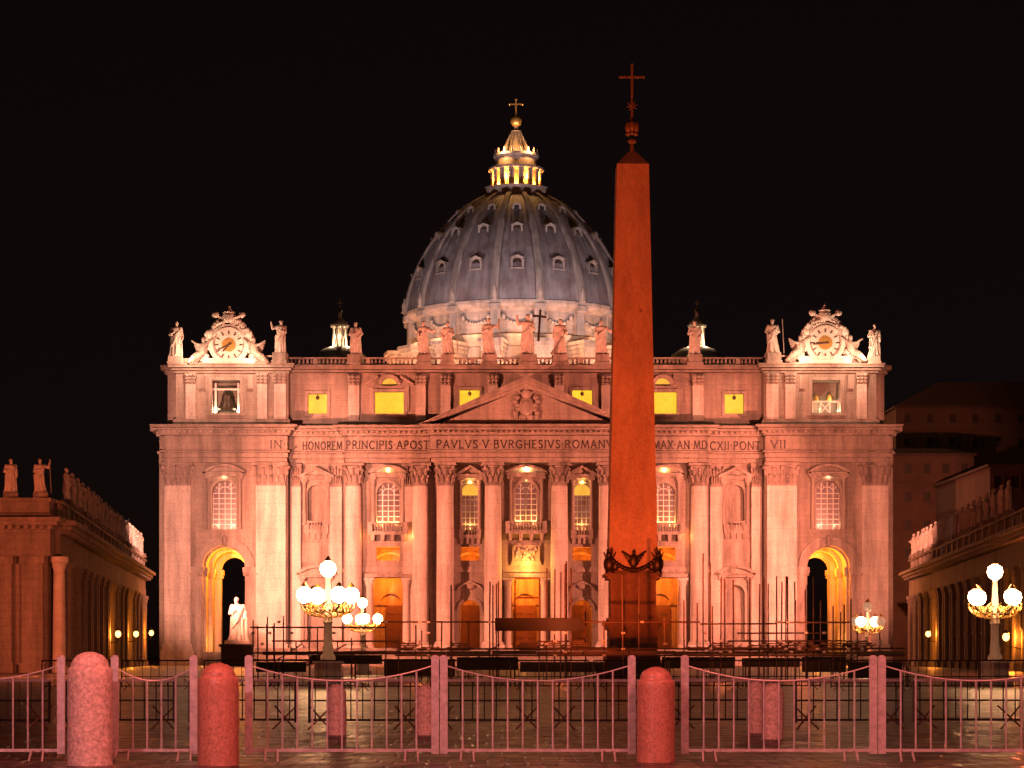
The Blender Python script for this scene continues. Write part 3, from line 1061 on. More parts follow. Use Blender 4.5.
# ---- belfry openings in the attic
for s in (-1, 1):
    cx = u(s * 299)
    w = u(14)
    m_ = MB()
    y = AE
    m_.box(cx - w - 0.5, cx + w + 0.5, y - 0.3, y - 0.001, zf(381), zf(378))
    for q in (-1, 1):
        a, b = sorted((cx + q * w, cx + q * (w + 0.5)))
        m_.box(a, b, y - 0.3, y - 0.002, zf(414), zf(381))
        a, b = sorted((cx + q * (w + 1.1), cx + q * (w + 2.0)))
        m_.box(a, b, y - 0.4, y - 0.003, zf(390), zf(376))
    m_.box(cx - w - 0.8, cx + w + 0.8, y - 0.4, y - 0.004, zf(416.5), zf(414))
    be = m_.build('belfry_opening', CARV, bas)
    if s < 0:
        m_ = MB()
        zz = zf(410)
        m_.lathe([(1.45, zz), (1.5, zz + 0.15), (1.2, zz + 0.6), (0.95, zz + 1.4), (0.85, zz + 2.2), (0.5, zz + 2.6), (0.15, zz + 2.7)], cx, y + 1.6, 20)
        m_.build('bell', BRON, be, True)
        m_ = MB()
        m_.box(cx - w, cx + w, y + 1.4, y + 1.8, zf(390), zf(388))
        for q in (-1, 1):
            m_.box(cx + q * 1.75 - 0.15, cx + q * 1.75 + 0.15, y + 1.2, y + 1.9, zf(414), zf(383))
        m_.build('bell_frame', MUNT, be)
    else:
        m_ = MB()
        m_.box(cx - w, cx + w, y + 0.9, y + 1.05, zf(402.5), zf(401))
        for q in (-1, -0.35, 0.35, 1):
            m_.box(cx + q * (w - 0.15) - 0.14, cx + q * (w - 0.15) + 0.14, y + 0.9, y + 1.04, zf(414), zf(402.5))
        for q in (-1, 1):
            m_.tube((cx - q * 0.7, y + 0.97, zf(413.5)), (cx + q * 0.7, y + 0.97, zf(402.5)), 0.12, 4)
        m_.build('bell_frame', MUNT, be)
        for i, (dx, r_) in enumerate(((-1.2, 0.6), (0.9, 0.7))):
            m_ = MB()
            zz = zf(401)
            m_.lathe([(r_, zz), (r_ * 0.7, zz + r_), (r_ * 0.5, zz + 1.5 * r_), (0.1, zz + 1.8 * r_)], cx + dx, y + 2.4, 14)
            m_.build('bell', GOLD, be, True)
    light('POINT', (FC + cx - 1.6, FY + y + 1.0, zf(411)), (1, 0.68, 0.38), 420, 0.12)
    light('POINT', (FC + cx + 1.7, FY + y + 1.0, zf(411)), (1, 0.68, 0.38), 420, 0.12)
    # flood at the foot of each clock
    for q in (-1, 1):
        light('POINT', (FC + cx + q * 4.2, FY + AE - 4.6, zf(360)), (1, 0.50, 0.30), 3000, 0.2)

# ---- the dome
KD = F / 488.0
dz = lambda py: EYE + (655 - py) / KD
prof = [(23.6, 73.3), (23.45, 75.0), (22.9, 77.8), (21.5, 82.0), (19.0, 87.0), (15.9, 91.3), (12.4, 95.0), (9.2, 97.3), (7.0, 98.4)]


def prof_at(z):
    for (r0, z0), (r1, z1) in zip(prof, prof[1:]):
        if z0 <= z <= z1:
            k = (z - z0) / (z1 - z0)
            return r0 + (r1 - r0) * k, math.atan2(z1 - z0, r1 - r0)
    return prof[-1][0], pi


# smooth the profile
pp = []
for i in range(len(prof) - 1):
    p0, p1, p2, p3 = prof[max(0, i - 1)], prof[i], prof[i + 1], prof[min(len(prof) - 1, i + 2)]
    for k in range(4):
        q = k / 4
        f = lambda a, b, c, d: 0.5 * (2 * b + (c - a) * q + (2 * a - 5 * b + 4 * c - d) * q * q + (3 * b - a - 3 * c + d) * q ** 3)
        pp.append((f(p0[0], p1[0], p2[0], p3[0]), f(p0[1], p1[1], p2[1], p3[1])))
pp.append(prof[-1])
prof = pp
m_ = MB()
m_.lathe(prof, n=128, cap=False)
dome = link('dome', m_.mesh('dome', LEAD, True), bas, (0, 135, 0))
# raised rib in stone, one mesh turned round the axis
m_ = MB()
secs = []
for i, (r, z) in enumerate(prof):
    a = prof[max(0, i - 1)]
    b = prof[min(len(prof) - 1, i + 1)]
    tn = Vector((b[0] - a[0], b[1] - a[1])).normalized()
    nn = Vector((tn.y, -tn.x))
    hw = 0.3 + 0.48 * r / 23.6
    lo, hi = Vector((r, z)) - nn * 0.1, Vector((r, z)) + nn * 0.55
    secs.append([(-hw, -lo.x, lo.y), (-hw, -hi.x + 0.15, hi.y), (-hw * 0.6, -hi.x, hi.y), (hw * 0.6, -hi.x, hi.y), (hw, -hi.x + 0.15, hi.y), (hw, -lo.x, lo.y)])
vs = [p_ for s_ in secs for p_ in s_]
fs = [(i * 6 + k, i * 6 + k + 1, i * 6 + 7 + k, i * 6 + 6 + k) for i in range(len(secs) - 1) for k in range(5)]
m_.add(vs, fs + [list(range(6))])
ribM = m_.mesh('rib', RIBM, True)
seamM = MB()
for k in (-1, 0, 1):
    for i in range(len(prof) - 3):
        (r0, z0), (r1, z1) = prof[i], prof[i + 1]
        a = radians(k * 4.6)
        seamM.tube((r0 * sin(a), -r0 * cos(a), z0), (r1 * sin(a), -r1 * cos(a), z1), 0.11, 4)
seamM = seamM.mesh('lead_seams', LEAD)
for i in range(16):
    link('rib', ribM, dome, (0, 0, 0), 2 * pi * (i + 0.5) / 16)
    link('lead_seams', seamM, dome, (0, 0, 0), 2 * pi * i / 16)


def dormer(zc, sc_, name='dormer_window'):
    r, _ = prof_at(zc)
    m_ = MB()
    w, h = 0.95 * sc_, 1.3 * sc_
    y = -r - 0.55
    m_.band(arc(0, zc, w + 0.4, 180, 0, 12, w * 0.9 + 0.3), arc(0, zc, w, 180, 0, 12, w * 0.8), y, y + 2.6)
    for q in (-1, 1):
        a, b = sorted((q * w, q * (w + 0.4)))
        m_.box(a, b, y, y + 2.4, zc - h, zc)
    m_.box(-w - 0.55, w + 0.55, y - 0.15, y + 1.2, zc - h - 0.3, zc - h)
    if sc_ > 0.8:
        m_.prism([(-w - 0.6, zc + w * 0.75), (w + 0.6, zc + w * 0.75), (0, zc + w * 1.5)], y - 0.1, y + 2.4)
    return m_.mesh(name, RIBM), (w, h, y, zc)


holeM = []
for zc, sc_ in ((81.6, 0.98), (89.2, 0.82), (94.4, 0.52)):
    me, (w, h, y, zc) = dormer(zc, sc_)
    m_ = MB()
    m_.prism([(-w, zc - h), (w, zc - h)] + arc(0, zc, w, 0, 180, 10, w * 0.8), y + 0.5, y + 0.6)
    hm = m_.mesh('opening', BRON)
    for i in range(-4, 5):
        d_ = link('dormer_window', me, dome, (0, 0, 0), 2 * pi * i / 16)
        link('opening', hm, d_)
# drum: attic, entablature, body
m_ = MB()
m_.lathe([(21.0, 45), (21.0, 64.6), (21.5, 64.6), (22.0, 65.2), (23.0, 66.2), (23.0, 66.8), (21.9, 67), (21.9, 71.6), (22.6, 71.9), (23.6, 72.5), (23.9, 73.0), (23.9, 73.6), (23.2, 73.7)], n=96, cap=False)
drum = m_.build('drum', TRAV, dome, True)
m_ = MB()                                         # festoon
for i in range(9):
    a = (i - 4) / 4
    m_.ell((a * 2.7, -22.1, 70.2 - 1.1 * (1 - a * a)), (0.4, 0.35, 0.36), 8, 5)
for q in (-2.8, 2.8):
    m_.ell((q, -22.1, 70.5), (0.45, 0.4, 0.6), 8, 5)
fest = m_.mesh('festoon', CARV, True)
m_ = MB()                                         # drum window with hood
m_.box(-1.9, 1.9, -21.6, -20.9, 52, 60.2)
m_.band(arc(0, 59.6, 3.0, 160, 20, 12, 2.4), arc(0, 59.6, 2.5, 160, 20, 12, 1.9), -22.0, -20.8)
hood = m_.mesh('drum_window', CARV)
m_ = MB()                                         # buttress with paired columns
m_.box(-1.7, 1.7, -25.2, -20.8, 46, 60.6)
m_.box(-2.1, 2.1, -27.0, -21.2, 62.9, 63.8)
m_.box(-2.3, 2.3, -27.6, -21.3, 63.8, 64.6)
m_.box(-2.6, 2.6, -28.0, -21.4, 64.6, 65.3)
m_.box(-1.9, 1.9, -26.8, -21.2, 60.6, 62.9)
m_.box(-1.0, 1.0, -23.3, -21.6, 66.9, 71.7)
m_.box(-1.2, 1.2, -24.2, -21.6, 71.7, 72.8)
for q in (-1.2, 1.2):
    m_.lathe([(0.85, 46), (0.75, 48), (0.65, 58.4), (0.75, 58.6), (0.8, 59.2), (1.05, 59.9), (0.85, 60.0), (1.15, 60.6)], q, -26.0, 14)
    for k in range(7):
        a = 2 * pi * k / 7
        m_.ell((q + 0.85 * cos(a), -26 + 0.85 * sin(a), 59.4), (0.28, 0.28, 0.5), 6, 4)
buttM = m_.mesh('buttress', TRAV, True)
statM = MB()                                      # small finial on the edge of each rib
statM.lathe([(0.7, 73.6), (0.5, 74.2), (0.6, 75), (0.3, 75.9), (0.1, 76.6)], 0, -24, 10)
statM = statM.mesh('finial', CARV, True)
for i in range(16):
    link('buttress', buttM, drum, None, 2 * pi * (i + 0.5) / 16)
    link('finial', statM, drum, None, 2 * pi * (i + 0.5) / 16)
    link('festoon', fest, drum, None, 2 * pi * i / 16)
    link('drum_window', hood, drum, None, 2 * pi * i / 16)
for i in range(-4, 5):                            # lamps at the foot of the drum
    a = 2 * pi * i / 16
    light('POINT', (FC + 30.5 * sin(a), FY + 135 - 30.5 * cos(a), 57.5), (1, 0.38, 0.15), 12000, 0.3)
    light('POINT', (FC + 25.0 * sin(a), FY + 135 - 25.0 * cos(a), 66.2), (1, 0.44, 0.22), 1300, 0.2)
# lantern
lz = lambda py: EYE + (655 - py) * 483 / F
m_ = MB()
m_.lathe([(7.0, 97.6), (7.4, 98.2), (7.5, 99.2), (6.9, 99.4), (6.9, 99.9), (6.0, 100.0)], n=40)
m_.lathe([(3.6, 99.9), (3.6, lz(166))], n=24)
m_.lathe([(5.3, lz(168)), (5.9, lz(166.5)), (5.9, lz(164.5)), (4.4, lz(163.5)), (4.4, lz(154)), (4.9, lz(152.5)), (4.9, lz(150.5)), (3.4, lz(149.5))], n=32)
m_.lathe([(7.2, 99.3), (7.2, 100.35), (7.5, 100.35), (7.5, 99.1)], n=40, cap=False)  # parapet ring added to keep the lantern lights off the dome
lan = m_.build('lantern', CARV, dome, True)
m_ = MB()
for dx in (-0.34, 0.34):
    m_.lathe([(0.36, 99.9), (0.3, 100.4), (0.24, lz(170)), (0.36, lz(168))], dx, -5.2, 8)
m_.box(-0.25, 0.25, -5.0, -3.6, 99.9, lz(168))
lc = m_.mesh('lantern_column', CARV, True)
m_ = MB()
m_.lathe([(0.3, lz(150.5)), (0.16, lz(149.5)), (0.28, lz(148.5)), (0.14, lz(147)), (0.2, lz(146)), (0.02, lz(144.5))], 0, -4.5, 7)
cs = m_.mesh('candlestick', CARV, True)
for i in range(16):
    link('lantern_column', lc, lan, None, 2 * pi * (i + 0.5) / 16)
    link('candlestick', cs, lan, None, 2 * pi * (i + 0.5) / 16)
m_ = MB()
m_.lathe([(3.1, lz(150)), (2.6, lz(145)), (1.5, lz(134)), (0.9, lz(127)), (1.1, lz(126)), (0.5, lz(124)), (0.4, lz(120.5))], n=24)
for i in range(12):
    a = 2 * pi * i / 12
    m_.tube((3.2 * cos(a), 3.2 * sin(a), lz(150)), (1.0 * cos(a), 1.0 * sin(a), lz(127)), 0.22, 5, 0.12)
m_.build('spire', CARV, lan, True)
m_ = MB()
m_.ell((0, 0, lz(116)), 1.2, 20, 12)
bal = m_.build('ball', GOLD, lan, True)
m_ = MB()
m_.box(-0.16, 0.16, -0.15, 0.15, lz(110.5), lz(93.5))
m_.box(-1.35, 1.35, -0.14, 0.14, lz(99.3), lz(98))
for q in ((-1.35, lz(98.6)), (1.35, lz(98.6)), (0, lz(93.8))):
    m_.ell((q[0], 0, q[1]), (0.28, 0.2, 0.28), 8, 5)
m_.build('cross', GOLD, lan)
for i in range(8):
    a = 2 * pi * i / 8
    if cos(a) > -0.3:
        light('POINT', (FC + 4.5 * sin(a), FY + 135 - 4.5 * cos(a), 100.6), (1, 0.27, 0.03), 9000, 0.15)
        light('POINT', (FC + 4.6 * sin(a + 0.39), FY + 135 - 4.6 * cos(a + 0.39), 102.6), (1, 0.27, 0.03), 5000, 0.15)
for sx in (-1, 1):
    light('POINT', (FC + sx * 3, FY + 135 - 4.6, lz(151) + 0.6), (1, 0.45, 0.14), 3200, 0.15)

# small side domes behind the balustrade
for s, px in ((-1, 340), (1, 697)):
    kk = F / 400.0
    z_ = lambda py: EYE + (655 - py) / kk
    X = (px - PX0) / kk - FC
    m_ = MB()
    m_.lathe([(6.0, 40), (6.0, z_(364)), (5.2, z_(361)), (4.3, z_(355)), (3.0, z_(349.5)), (1.7, z_(347))], n=32)
    sd = link('side_dome', m_.mesh('side_dome', LEAD, True), bas, (X, 47, 0))
    m_ = MB()
    for i in range(8):
        a = 2 * pi * (i + 0.5) / 8
        m_.lathe([(0.28, z_(347)), (0.2, z_(345)), (0.18, z_(329)), (0.3, z_(327.5))], 1.15 * cos(a), 1.15 * sin(a), 7)
    m_.lathe([(1.6, z_(327.5)), (1.7, z_(325.5)), (1.2, z_(325)), (1.3, z_(322.5)), (0.7, z_(320)), (0.3, z_(317)), (0.25, z_(312))], n=16)
    m_.lathe([(0.55, z_(347)), (0.55, z_(327.5))], n=10)
    sl = m_.build('lantern', CARV, sd, True)
    m_ = MB()
    m_.ell((0, 0, z_(311)), 0.4, 10, 8)
    m_.box(-0.07, 0.07, -0.07, 0.07, z_(311), z_(299))
    m_.box(-0.5, 0.5, -0.06, 0.06, z_(303.6), z_(302.7))
    m_.build('cross', BRON, sl)
    for a in (-0.9, 0.9):
        light('POINT', (FC + X + 1.9 * sin(a), FY + 47 - 1.9 * cos(a), z_(345)), (1, 0.62, 0.34), 800, 0.15)
        light('POINT', (FC + X + 0.75 * sin(a), FY + 47 - 0.75 * cos(a), z_(337)), (1, 0.62, 0.34), 700, 0.15)

# ------------------------------------------------------------------ statues


def remeshed(mb, name, mat, voxel):
    me = mb.mesh('rough')
    o = bpy.data.objects.new('rough', me)
    COL.objects.link(o)
    md = o.modifiers.new('r', 'REMESH')
    md.mode = 'VOXEL'
    md.voxel_size = voxel
    md.use_smooth_shade = True
    sm = o.modifiers.new('s', 'SMOOTH')
    sm.factor, sm.iterations = 0.3, 1
    dg = bpy.context.evaluated_depsgraph_get()
    out_ = bpy.data.meshes.new_from_object(o.evaluated_get(dg))
    bpy.data.objects.remove(o)
    bpy.data.meshes.remove(me)
    out_.name = name
    out_.materials.clear()
    out_.materials.append(mat)
    return out_


def figure(seed, la, ra, lean=0.02, mat=MARB, turn=0.1, voxel=0.0125):
    """a draped standing figure one unit tall; la, ra: elbow and hand of each arm (x out, y front, z)"""
    r = random.Random(seed)
    m_ = MB()
    n = 28
    zs_ = [0.0, 0.02, 0.12, 0.25, 0.38, 0.48, 0.56, 0.64, 0.72, 0.78, 0.815, 0.84]
    rx = [0.165, 0.17, 0.155, 0.145, 0.14, 0.135, 0.125, 0.13, 0.145, 0.145, 0.11, 0.05]
    k1, k2, f1, f2 = r.choice((9, 10, 11)), r.choice((5, 6)), r.uniform(0, 6), r.uniform(0, 6)
    vs = []
    off = lambda z: lean * sin(z * pi * 1.1)
    for z, R in zip(zs_, rx):
        am = 0.23 * max(0, 1 - z / 0.85)
        for i in range(n):
            t_ = 2 * pi * i / n
            q = R * (1 + am * sin(k1 * t_ + f1 + 5 * z) + 0.6 * am * sin(k2 * t_ + f2 - 4 * z))
            vs.append((off(z) + q * cos(t_), q * 0.72 * sin(t_), z))
    fs = [(k * n + i, k * n + (i + 1) % n, (k + 1) * n + (i + 1) % n, (k + 1) * n + i) for k in range(len(zs_) - 1) for i in range(n)]
    m_.add(vs, fs + [list(range(n - 1, -1, -1)), list(range((len(zs_) - 1) * n, len(zs_) * n))])
    hx = off(0.9)
    m_.tube((hx, 0, 0.82), (hx + turn * 0.1, -0.01, 0.9), 0.038, 8)
    m_.ell((hx + turn * 0.1, -0.012, 0.925), (0.048, 0.056, 0.068), 14, 10)
    m_.ell((hx + turn * 0.16, -0.045, 0.885), (0.032, 0.03, 0.04), 10, 6)          # beard
    m_.ell((hx + turn * 0.2, -0.068, 0.925), (0.011, 0.016, 0.018), 8, 6)          # nose
    m_.ell((hx + turn * 0.05, 0.012, 0.945), (0.055, 0.056, 0.056), 12, 8)         # hair
    for q, (e, h) in ((-1, la), (1, ra)):
        sh_ = (off(0.79) + q * 0.125, 0, 0.785)
        e = (q * e[0], -e[1], e[2])
        h = (q * h[0], -h[1], h[2])
        m_.ell(sh_, 0.052, 10, 6)
        m_.tube(sh_, e, 0.048, 8, 0.042)
        m_.ell(e, 0.044, 8, 6)
        m_.tube(e, h, 0.042, 8, 0.026)
        m_.ell(h, (0.027, 0.027, 0.034), 8, 6)
        # sleeve hanging from the forearm
        mid = (Vector(e) + Vector(h)) / 2
        m_.tube(mid, (mid.x, mid.y + 0.03, mid.z - 0.11), 0.036, 7, 0.018)
    # mantle folds across the body
    for k in range(4):
        a = Vector((off(.7) + 0.12 - 0.02 * k, -0.075 - 0.006 * k, 0.76 - 0.05 * k))
        b = Vector((off(.4) - 0.14, -0.06, 0.5 - 0.07 * k))
        c = (a + b) / 2 + Vector((0, -0.055, -0.02))
        m_.path([a, c, b], 0.022, 6)
    m_.tube((off(.5) - 0.14, -0.03, 0.55), (-0.15, -0.02, 0.12), 0.04, 8, 0.02)
    for q in (-1, 1):
        m_.ell((q * 0.06, -0.12, 0.015), (0.03, 0.06, 0.02), 8, 5)
    return remeshed(m_, 'statue', mat, voxel)


ARMS = {
    'chest': ((0.17, 0.03, 0.62), (0.05, 0.13, 0.67)), 'hip': ((0.2, -0.01, 0.63), (0.13, 0.09, 0.52)),
    'down': ((0.17, 0.0, 0.62), (0.18, 0.06, 0.48)), 'raise': ((0.23, 0.03, 0.74), (0.27, 0.06, 0.93)),
    'out': ((0.22, 0.06, 0.68), (0.33, 0.12, 0.72)), 'front': ((0.17, 0.05, 0.63), (0.16, 0.2, 0.62)),
}
FIGS = [figure(i + 3, ARMS[a], ARMS[b], l_, turn=tn) for i, (a, b, l_, tn) in enumerate((
    ('chest', 'down', 0.02, 0.2), ('hip', 'chest', -0.02, -0.2), ('raise', 'chest', 0.025, 0.3), ('front', 'out', -0.02, -0.3),
    ('chest', 'hip', 0.03, 0.1), ('chest', 'raise', -0.025, -0.1), ('down', 'front', 0.015, 0.3)))]


def statue(loc, h, fig, label, group, rz=0, prop=None, plinth=0.0, pw=0.24):
    o = tag(link('statue', FIGS[fig], None, loc, rz, h), label, 'statue', group)
    if plinth:
        m_ = MB()
        m_.box(-pw, pw, -pw * 0.9, pw * 0.9, -plinth, 0.012)
        m_.box(-pw * 1.15, pw * 1.15, -pw * 1.03, pw * 1.03, -plinth * 0.999, -plinth * 0.7)
        m_.build('plinth', CARV, o)
    if prop == 'cross':
        m_ = MB()
        m_.box(0.20, 0.245, -0.15, -0.11, 0.35, 1.12)
        m_.box(0.06, 0.385, -0.152, -0.108, 0.93, 0.975)
        m_.build('cross', BRON, o).rotation_euler = (0, radians(4), 0)
    elif prop == 'staff':
        m_ = MB()
        m_.tube((0.3, -0.1, 0), (0.25, -0.1, 0.98), 0.013, 6)
        m_.build('staff', CARV, o)
    elif prop == 'saltire':
        m_ = MB()
        m_.tube((-0.26, -0.09, 0.02), (0.05, -0.15, 0.5), 0.026, 6)
        m_.build('beam', CARV, o)
    elif prop == 'book':
        m_ = MB()
        m_.box(-0.1, 0.0, -0.21, -0.16, 0.62, 0.73)
        m_.build('book', CARV, o)
    return o


FST = [
    (-349, 322, 0, None, 'bearded stone apostle at the far left end of the facade roof, left of the clock'),
    (-245, 321, 2, None, 'stone apostle with one raised arm just right of the left clock'),
    (-171, 321, 4, 'book', 'stone apostle in front of the small left lantern on the roofline'),
    (-102, 320, 3, None, 'stone apostle at the left edge of the great dome, outermost of the left pair'),
    (-78, 321, 1, 'staff', 'stone apostle with staff at the left of the dome, inner of the left pair'),
    (-37, 317, 5, 'staff', 'stone saint with raised arm and staff, left neighbour of the figure with the cross'),
    (1, 313, 2, 'cross', 'tall central stone figure holding a dark cross under the dome'),
    (34, 318, 6, 'saltire', 'stone apostle leaning on a slanted beam, right neighbour of the cross bearer'),
    (76, 319, 3, None, 'stone apostle beside the left edge of the obelisk on the facade roof'),
    (169, 320, 4, None, 'stone apostle in front of the small right lantern on the roofline'),
    (246, 320, 1, 'staff', 'stone apostle with staff just left of the right clock'),
    (347, 325, 0, 'book', 'stone apostle holding a book at the far right end of the facade roof'),
]
for off, top, fg, pr, lab in FST:
    zt = zf(top)
    pl = 0.8
    z0 = zf(356.5) + 0.3
    if abs(off) > 330:
        z0 = zf(359.5) + 0.2
    h = zt - z0
    statue((FC + u(off), FY + front(off) + 0.1, z0), h, fg, lab, 'apostle statues along the facade roof', RND.uniform(-.3, .3), pr, (z0 - zf(365)) / h + 0.0, 0.2)
for s, w in ((-1, 1), (1, 1)):                    # the golden wash on the statues before the dome
    light('POINT', (FC + s * 9, FY + 4.5, zf(357)), (1, 0.5, 0.22), 2200, 0.2)
    light('POINT', (FC + s * 15, FY + 5.5, zf(357)), (1, 0.5, 0.22), 2200, 0.2)
    light('POINT', (FC + u(s * 349) - s * 2.0, FY + AE - 2.0, zf(359)), (1, 0.5, 0.3), 420, 0.15)

# ------------------------------------------------------------------ the two roof clocks


def clock(px, py, s, minute, hour, label):
    c = P(px, py, FY - 1.6)
    t_ = thing('roof_clock', label, 'clock', c, 0, 'clocks at the ends of the facade roof')
    q = 1 / K                                     # one photo pixel in metres here
    m_ = MB()
    N = 40
    ring = lambda r: [(r * q * cos(2 * pi * i / N), r * q * sin(2 * pi * i / N)) for i in range(N + 1)]
    m_.band(ring(20), ring(16.2), -0.55, 0.5)
    m_.band(ring(17.2), ring(15.8), -0.75, -0.5)
    m_.build('surround', MARB, t_)
    m_ = MB()
    m_.prism(ring(16.4)[:-1], -0.2, 0.45)
    d_ = m_.build('dial', MARB, t_)
    m_ = MB()
    m_.prism(ring(6.8)[:-1], -0.3, -0.15)
    m_.build('sun_disc', GOLD, d_)
    m_ = MB()
    for i in range(12):
        a = 2 * pi * i / 12
        m_.tube((cos(a) * 10.5 * q, -0.22, sin(a) * 10.5 * q), (cos(a) * 14 * q, -0.22, sin(a) * 14 * q), 0.12, 4)
    m_.build('numerals', LETT, d_)
    for nm, ang, ln in (('minute_hand', minute, 12.5), ('hour_hand', hour, 9)):
        m_ = MB()
        a = radians(90 - ang)
        m_.tube((-cos(a) * 3 * q, -0.36, -sin(a) * 3 * q), (cos(a) * ln * q, -0.36, sin(a) * ln * q), 0.16, 5, 0.08)
        m_.build(nm, LETT, t_)
    # pedestal and scrolls
    m_ = MB()
    m_.box(-26 * q, 26 * q, -0.5, 1.2, -20.5 * q, -15.5 * q)
    m_.box(-23 * q, 23 * q, -0.7, 1.0, -15.5 * q, -13.6 * q)
    for sx in (-1, 1):
        for i in range(14):
            a = i / 13
            ang = 3.4 * a
            m_.ell((sx * (17 + 12 * a + 1.5 * sin(9 * a)) * q, -0.1, (13 - 26 * a ** 1.1) * q), (0.62 - 0.1 * a, 0.5, 0.55), 8, 6)
        m_.ell((sx * 26 * q, -0.2, -11 * q), (0.9, 0.5, 0.9), 10, 6)
        m_.ell((sx * 19 * q, -0.3, 11 * q), (0.7, 0.5, 0.7), 10, 6)
    for i in range(46):
        a = RND.uniform(-2.1, 2.1)
        rr = RND.uniform(20, 25) * q
        m_.ell((rr * sin(a), RND.uniform(-0.6, 0.1), rr * cos(a)), (RND.uniform(.18, .4), .3, RND.uniform(.18, .45)), 7, 5)
    m_.build('scrollwork', MARB, t_, True)
    # papal crest on top: tiara, crossed keys, ribbons
    m_ = MB()
    m_.lathe([(0.95, 22 * q), (1.15, 24 * q), (1.1, 28 * q), (0.85, 32 * q), (0.45, 35 * q), (0.15, 36.5 * q)], 0, 0, 14)
    m_.ell((0, 0, 37.5 * q), 0.24, 8, 6)
    for zz in (24, 28, 31.5):
        m_.lathe([(1.22 - 0.02 * zz + 0.35, zz * q), (1.3 - 0.02 * zz + 0.35, (zz + .7) * q), (1.2 - 0.02 * zz + 0.35, (zz + 1.4) * q)], 0, 0, 14)
    for sx in (-1, 1):
        m_.tube((-sx * 11 * q, -0.5 - 0.2 * sx, 20 * q), (sx * 13 * q, -0.5 - 0.2 * sx, 29 * q), 0.22, 6)
        m_.ell((sx * 13 * q, -0.5, 29.5 * q), (0.55, 0.3, 0.5), 8, 5)
        for i in range(6):
            a = i / 5
            m_.ell((sx * (6 + 8 * sin(a * 2.2)) * q, -0.1, (25 - 12 * a) * q), (0.6, 0.4, 0.5), 8, 5)
    m_.build('crest', MARB, t_, True)
    # reclining angels leaning on the dial
    for sx in (-1, 1):
        m_ = MB()
        A = lambda x, y, z: Vector((sx * x * q, y, z * q))
        m_.tube(A(26, -0.6, -9), A(24, -0.5, -1), 0.75, 10, 0.62)          # torso leaning to the dial
        m_.ell(A(24, -0.5, -1), (0.68, 0.55, 0.6), 10, 6)
        m_.tube(A(24, -0.5, 0), A(24.5, -0.55, 3.5), 0.22, 8)
        m_.ell(A(24.8, -0.6, 4.8), (0.36, 0.38, 0.46), 12, 8)
        m_.tube(A(26, -0.6, -9), A(33, -1.1, -12), 0.62, 9, 0.5)           # thighs
        m_.tube(A(33, -1.1, -12), A(40, -0.9, -19), 0.46, 9, 0.26)         # shins
        m_.tube(A(27, -0.4, -10), A(33, -0.5, -16), 0.6, 9, 0.4)
        m_.tube(A(33, -0.5, -16), A(36, -0.6, -20), 0.4, 9, 0.3)
        m_.tube(A(23, -0.6, -1), A(19, -0.8, 3), 0.26, 8, 0.2)             # arm on the dial
        m_.tube(A(19, -0.8, 3), A(15, -0.8, 6), 0.2, 8, 0.14)
        m_.tube(A(25.5, -0.6, -1), A(31, -0.8, 0), 0.26, 8, 0.2)
        m_.tube(A(31, -0.8, 0), A(37, -0.7, 4), 0.2, 8, 0.14)
        for k in range(5):                                                 # drapery
            m_.tube(A(25 + k, -0.95, -7 - k), A(31 + 2 * k, -1.2, -15 - k), 0.2, 6, 0.14)
        for k in range(4):                                                 # wing
            m_.tube(A(26, 0.1, -2 + k), A(36 - k, 0.5, 3 - 3.2 * k), 0.26, 6, 0.16)
        me = remeshed(m_, 'angel', CARV, 0.11)
        link('angel', me, t_)
    return t_


clock(229, 345, -1, 245, 222, 'left roof clock with pale dial, crest and reclining angels')
clock(825, 343, 1, 262, 268, 'right roof clock with pale dial, crest and reclining angels')

# ------------------------------------------------------------------ the two corridor wings with their statues


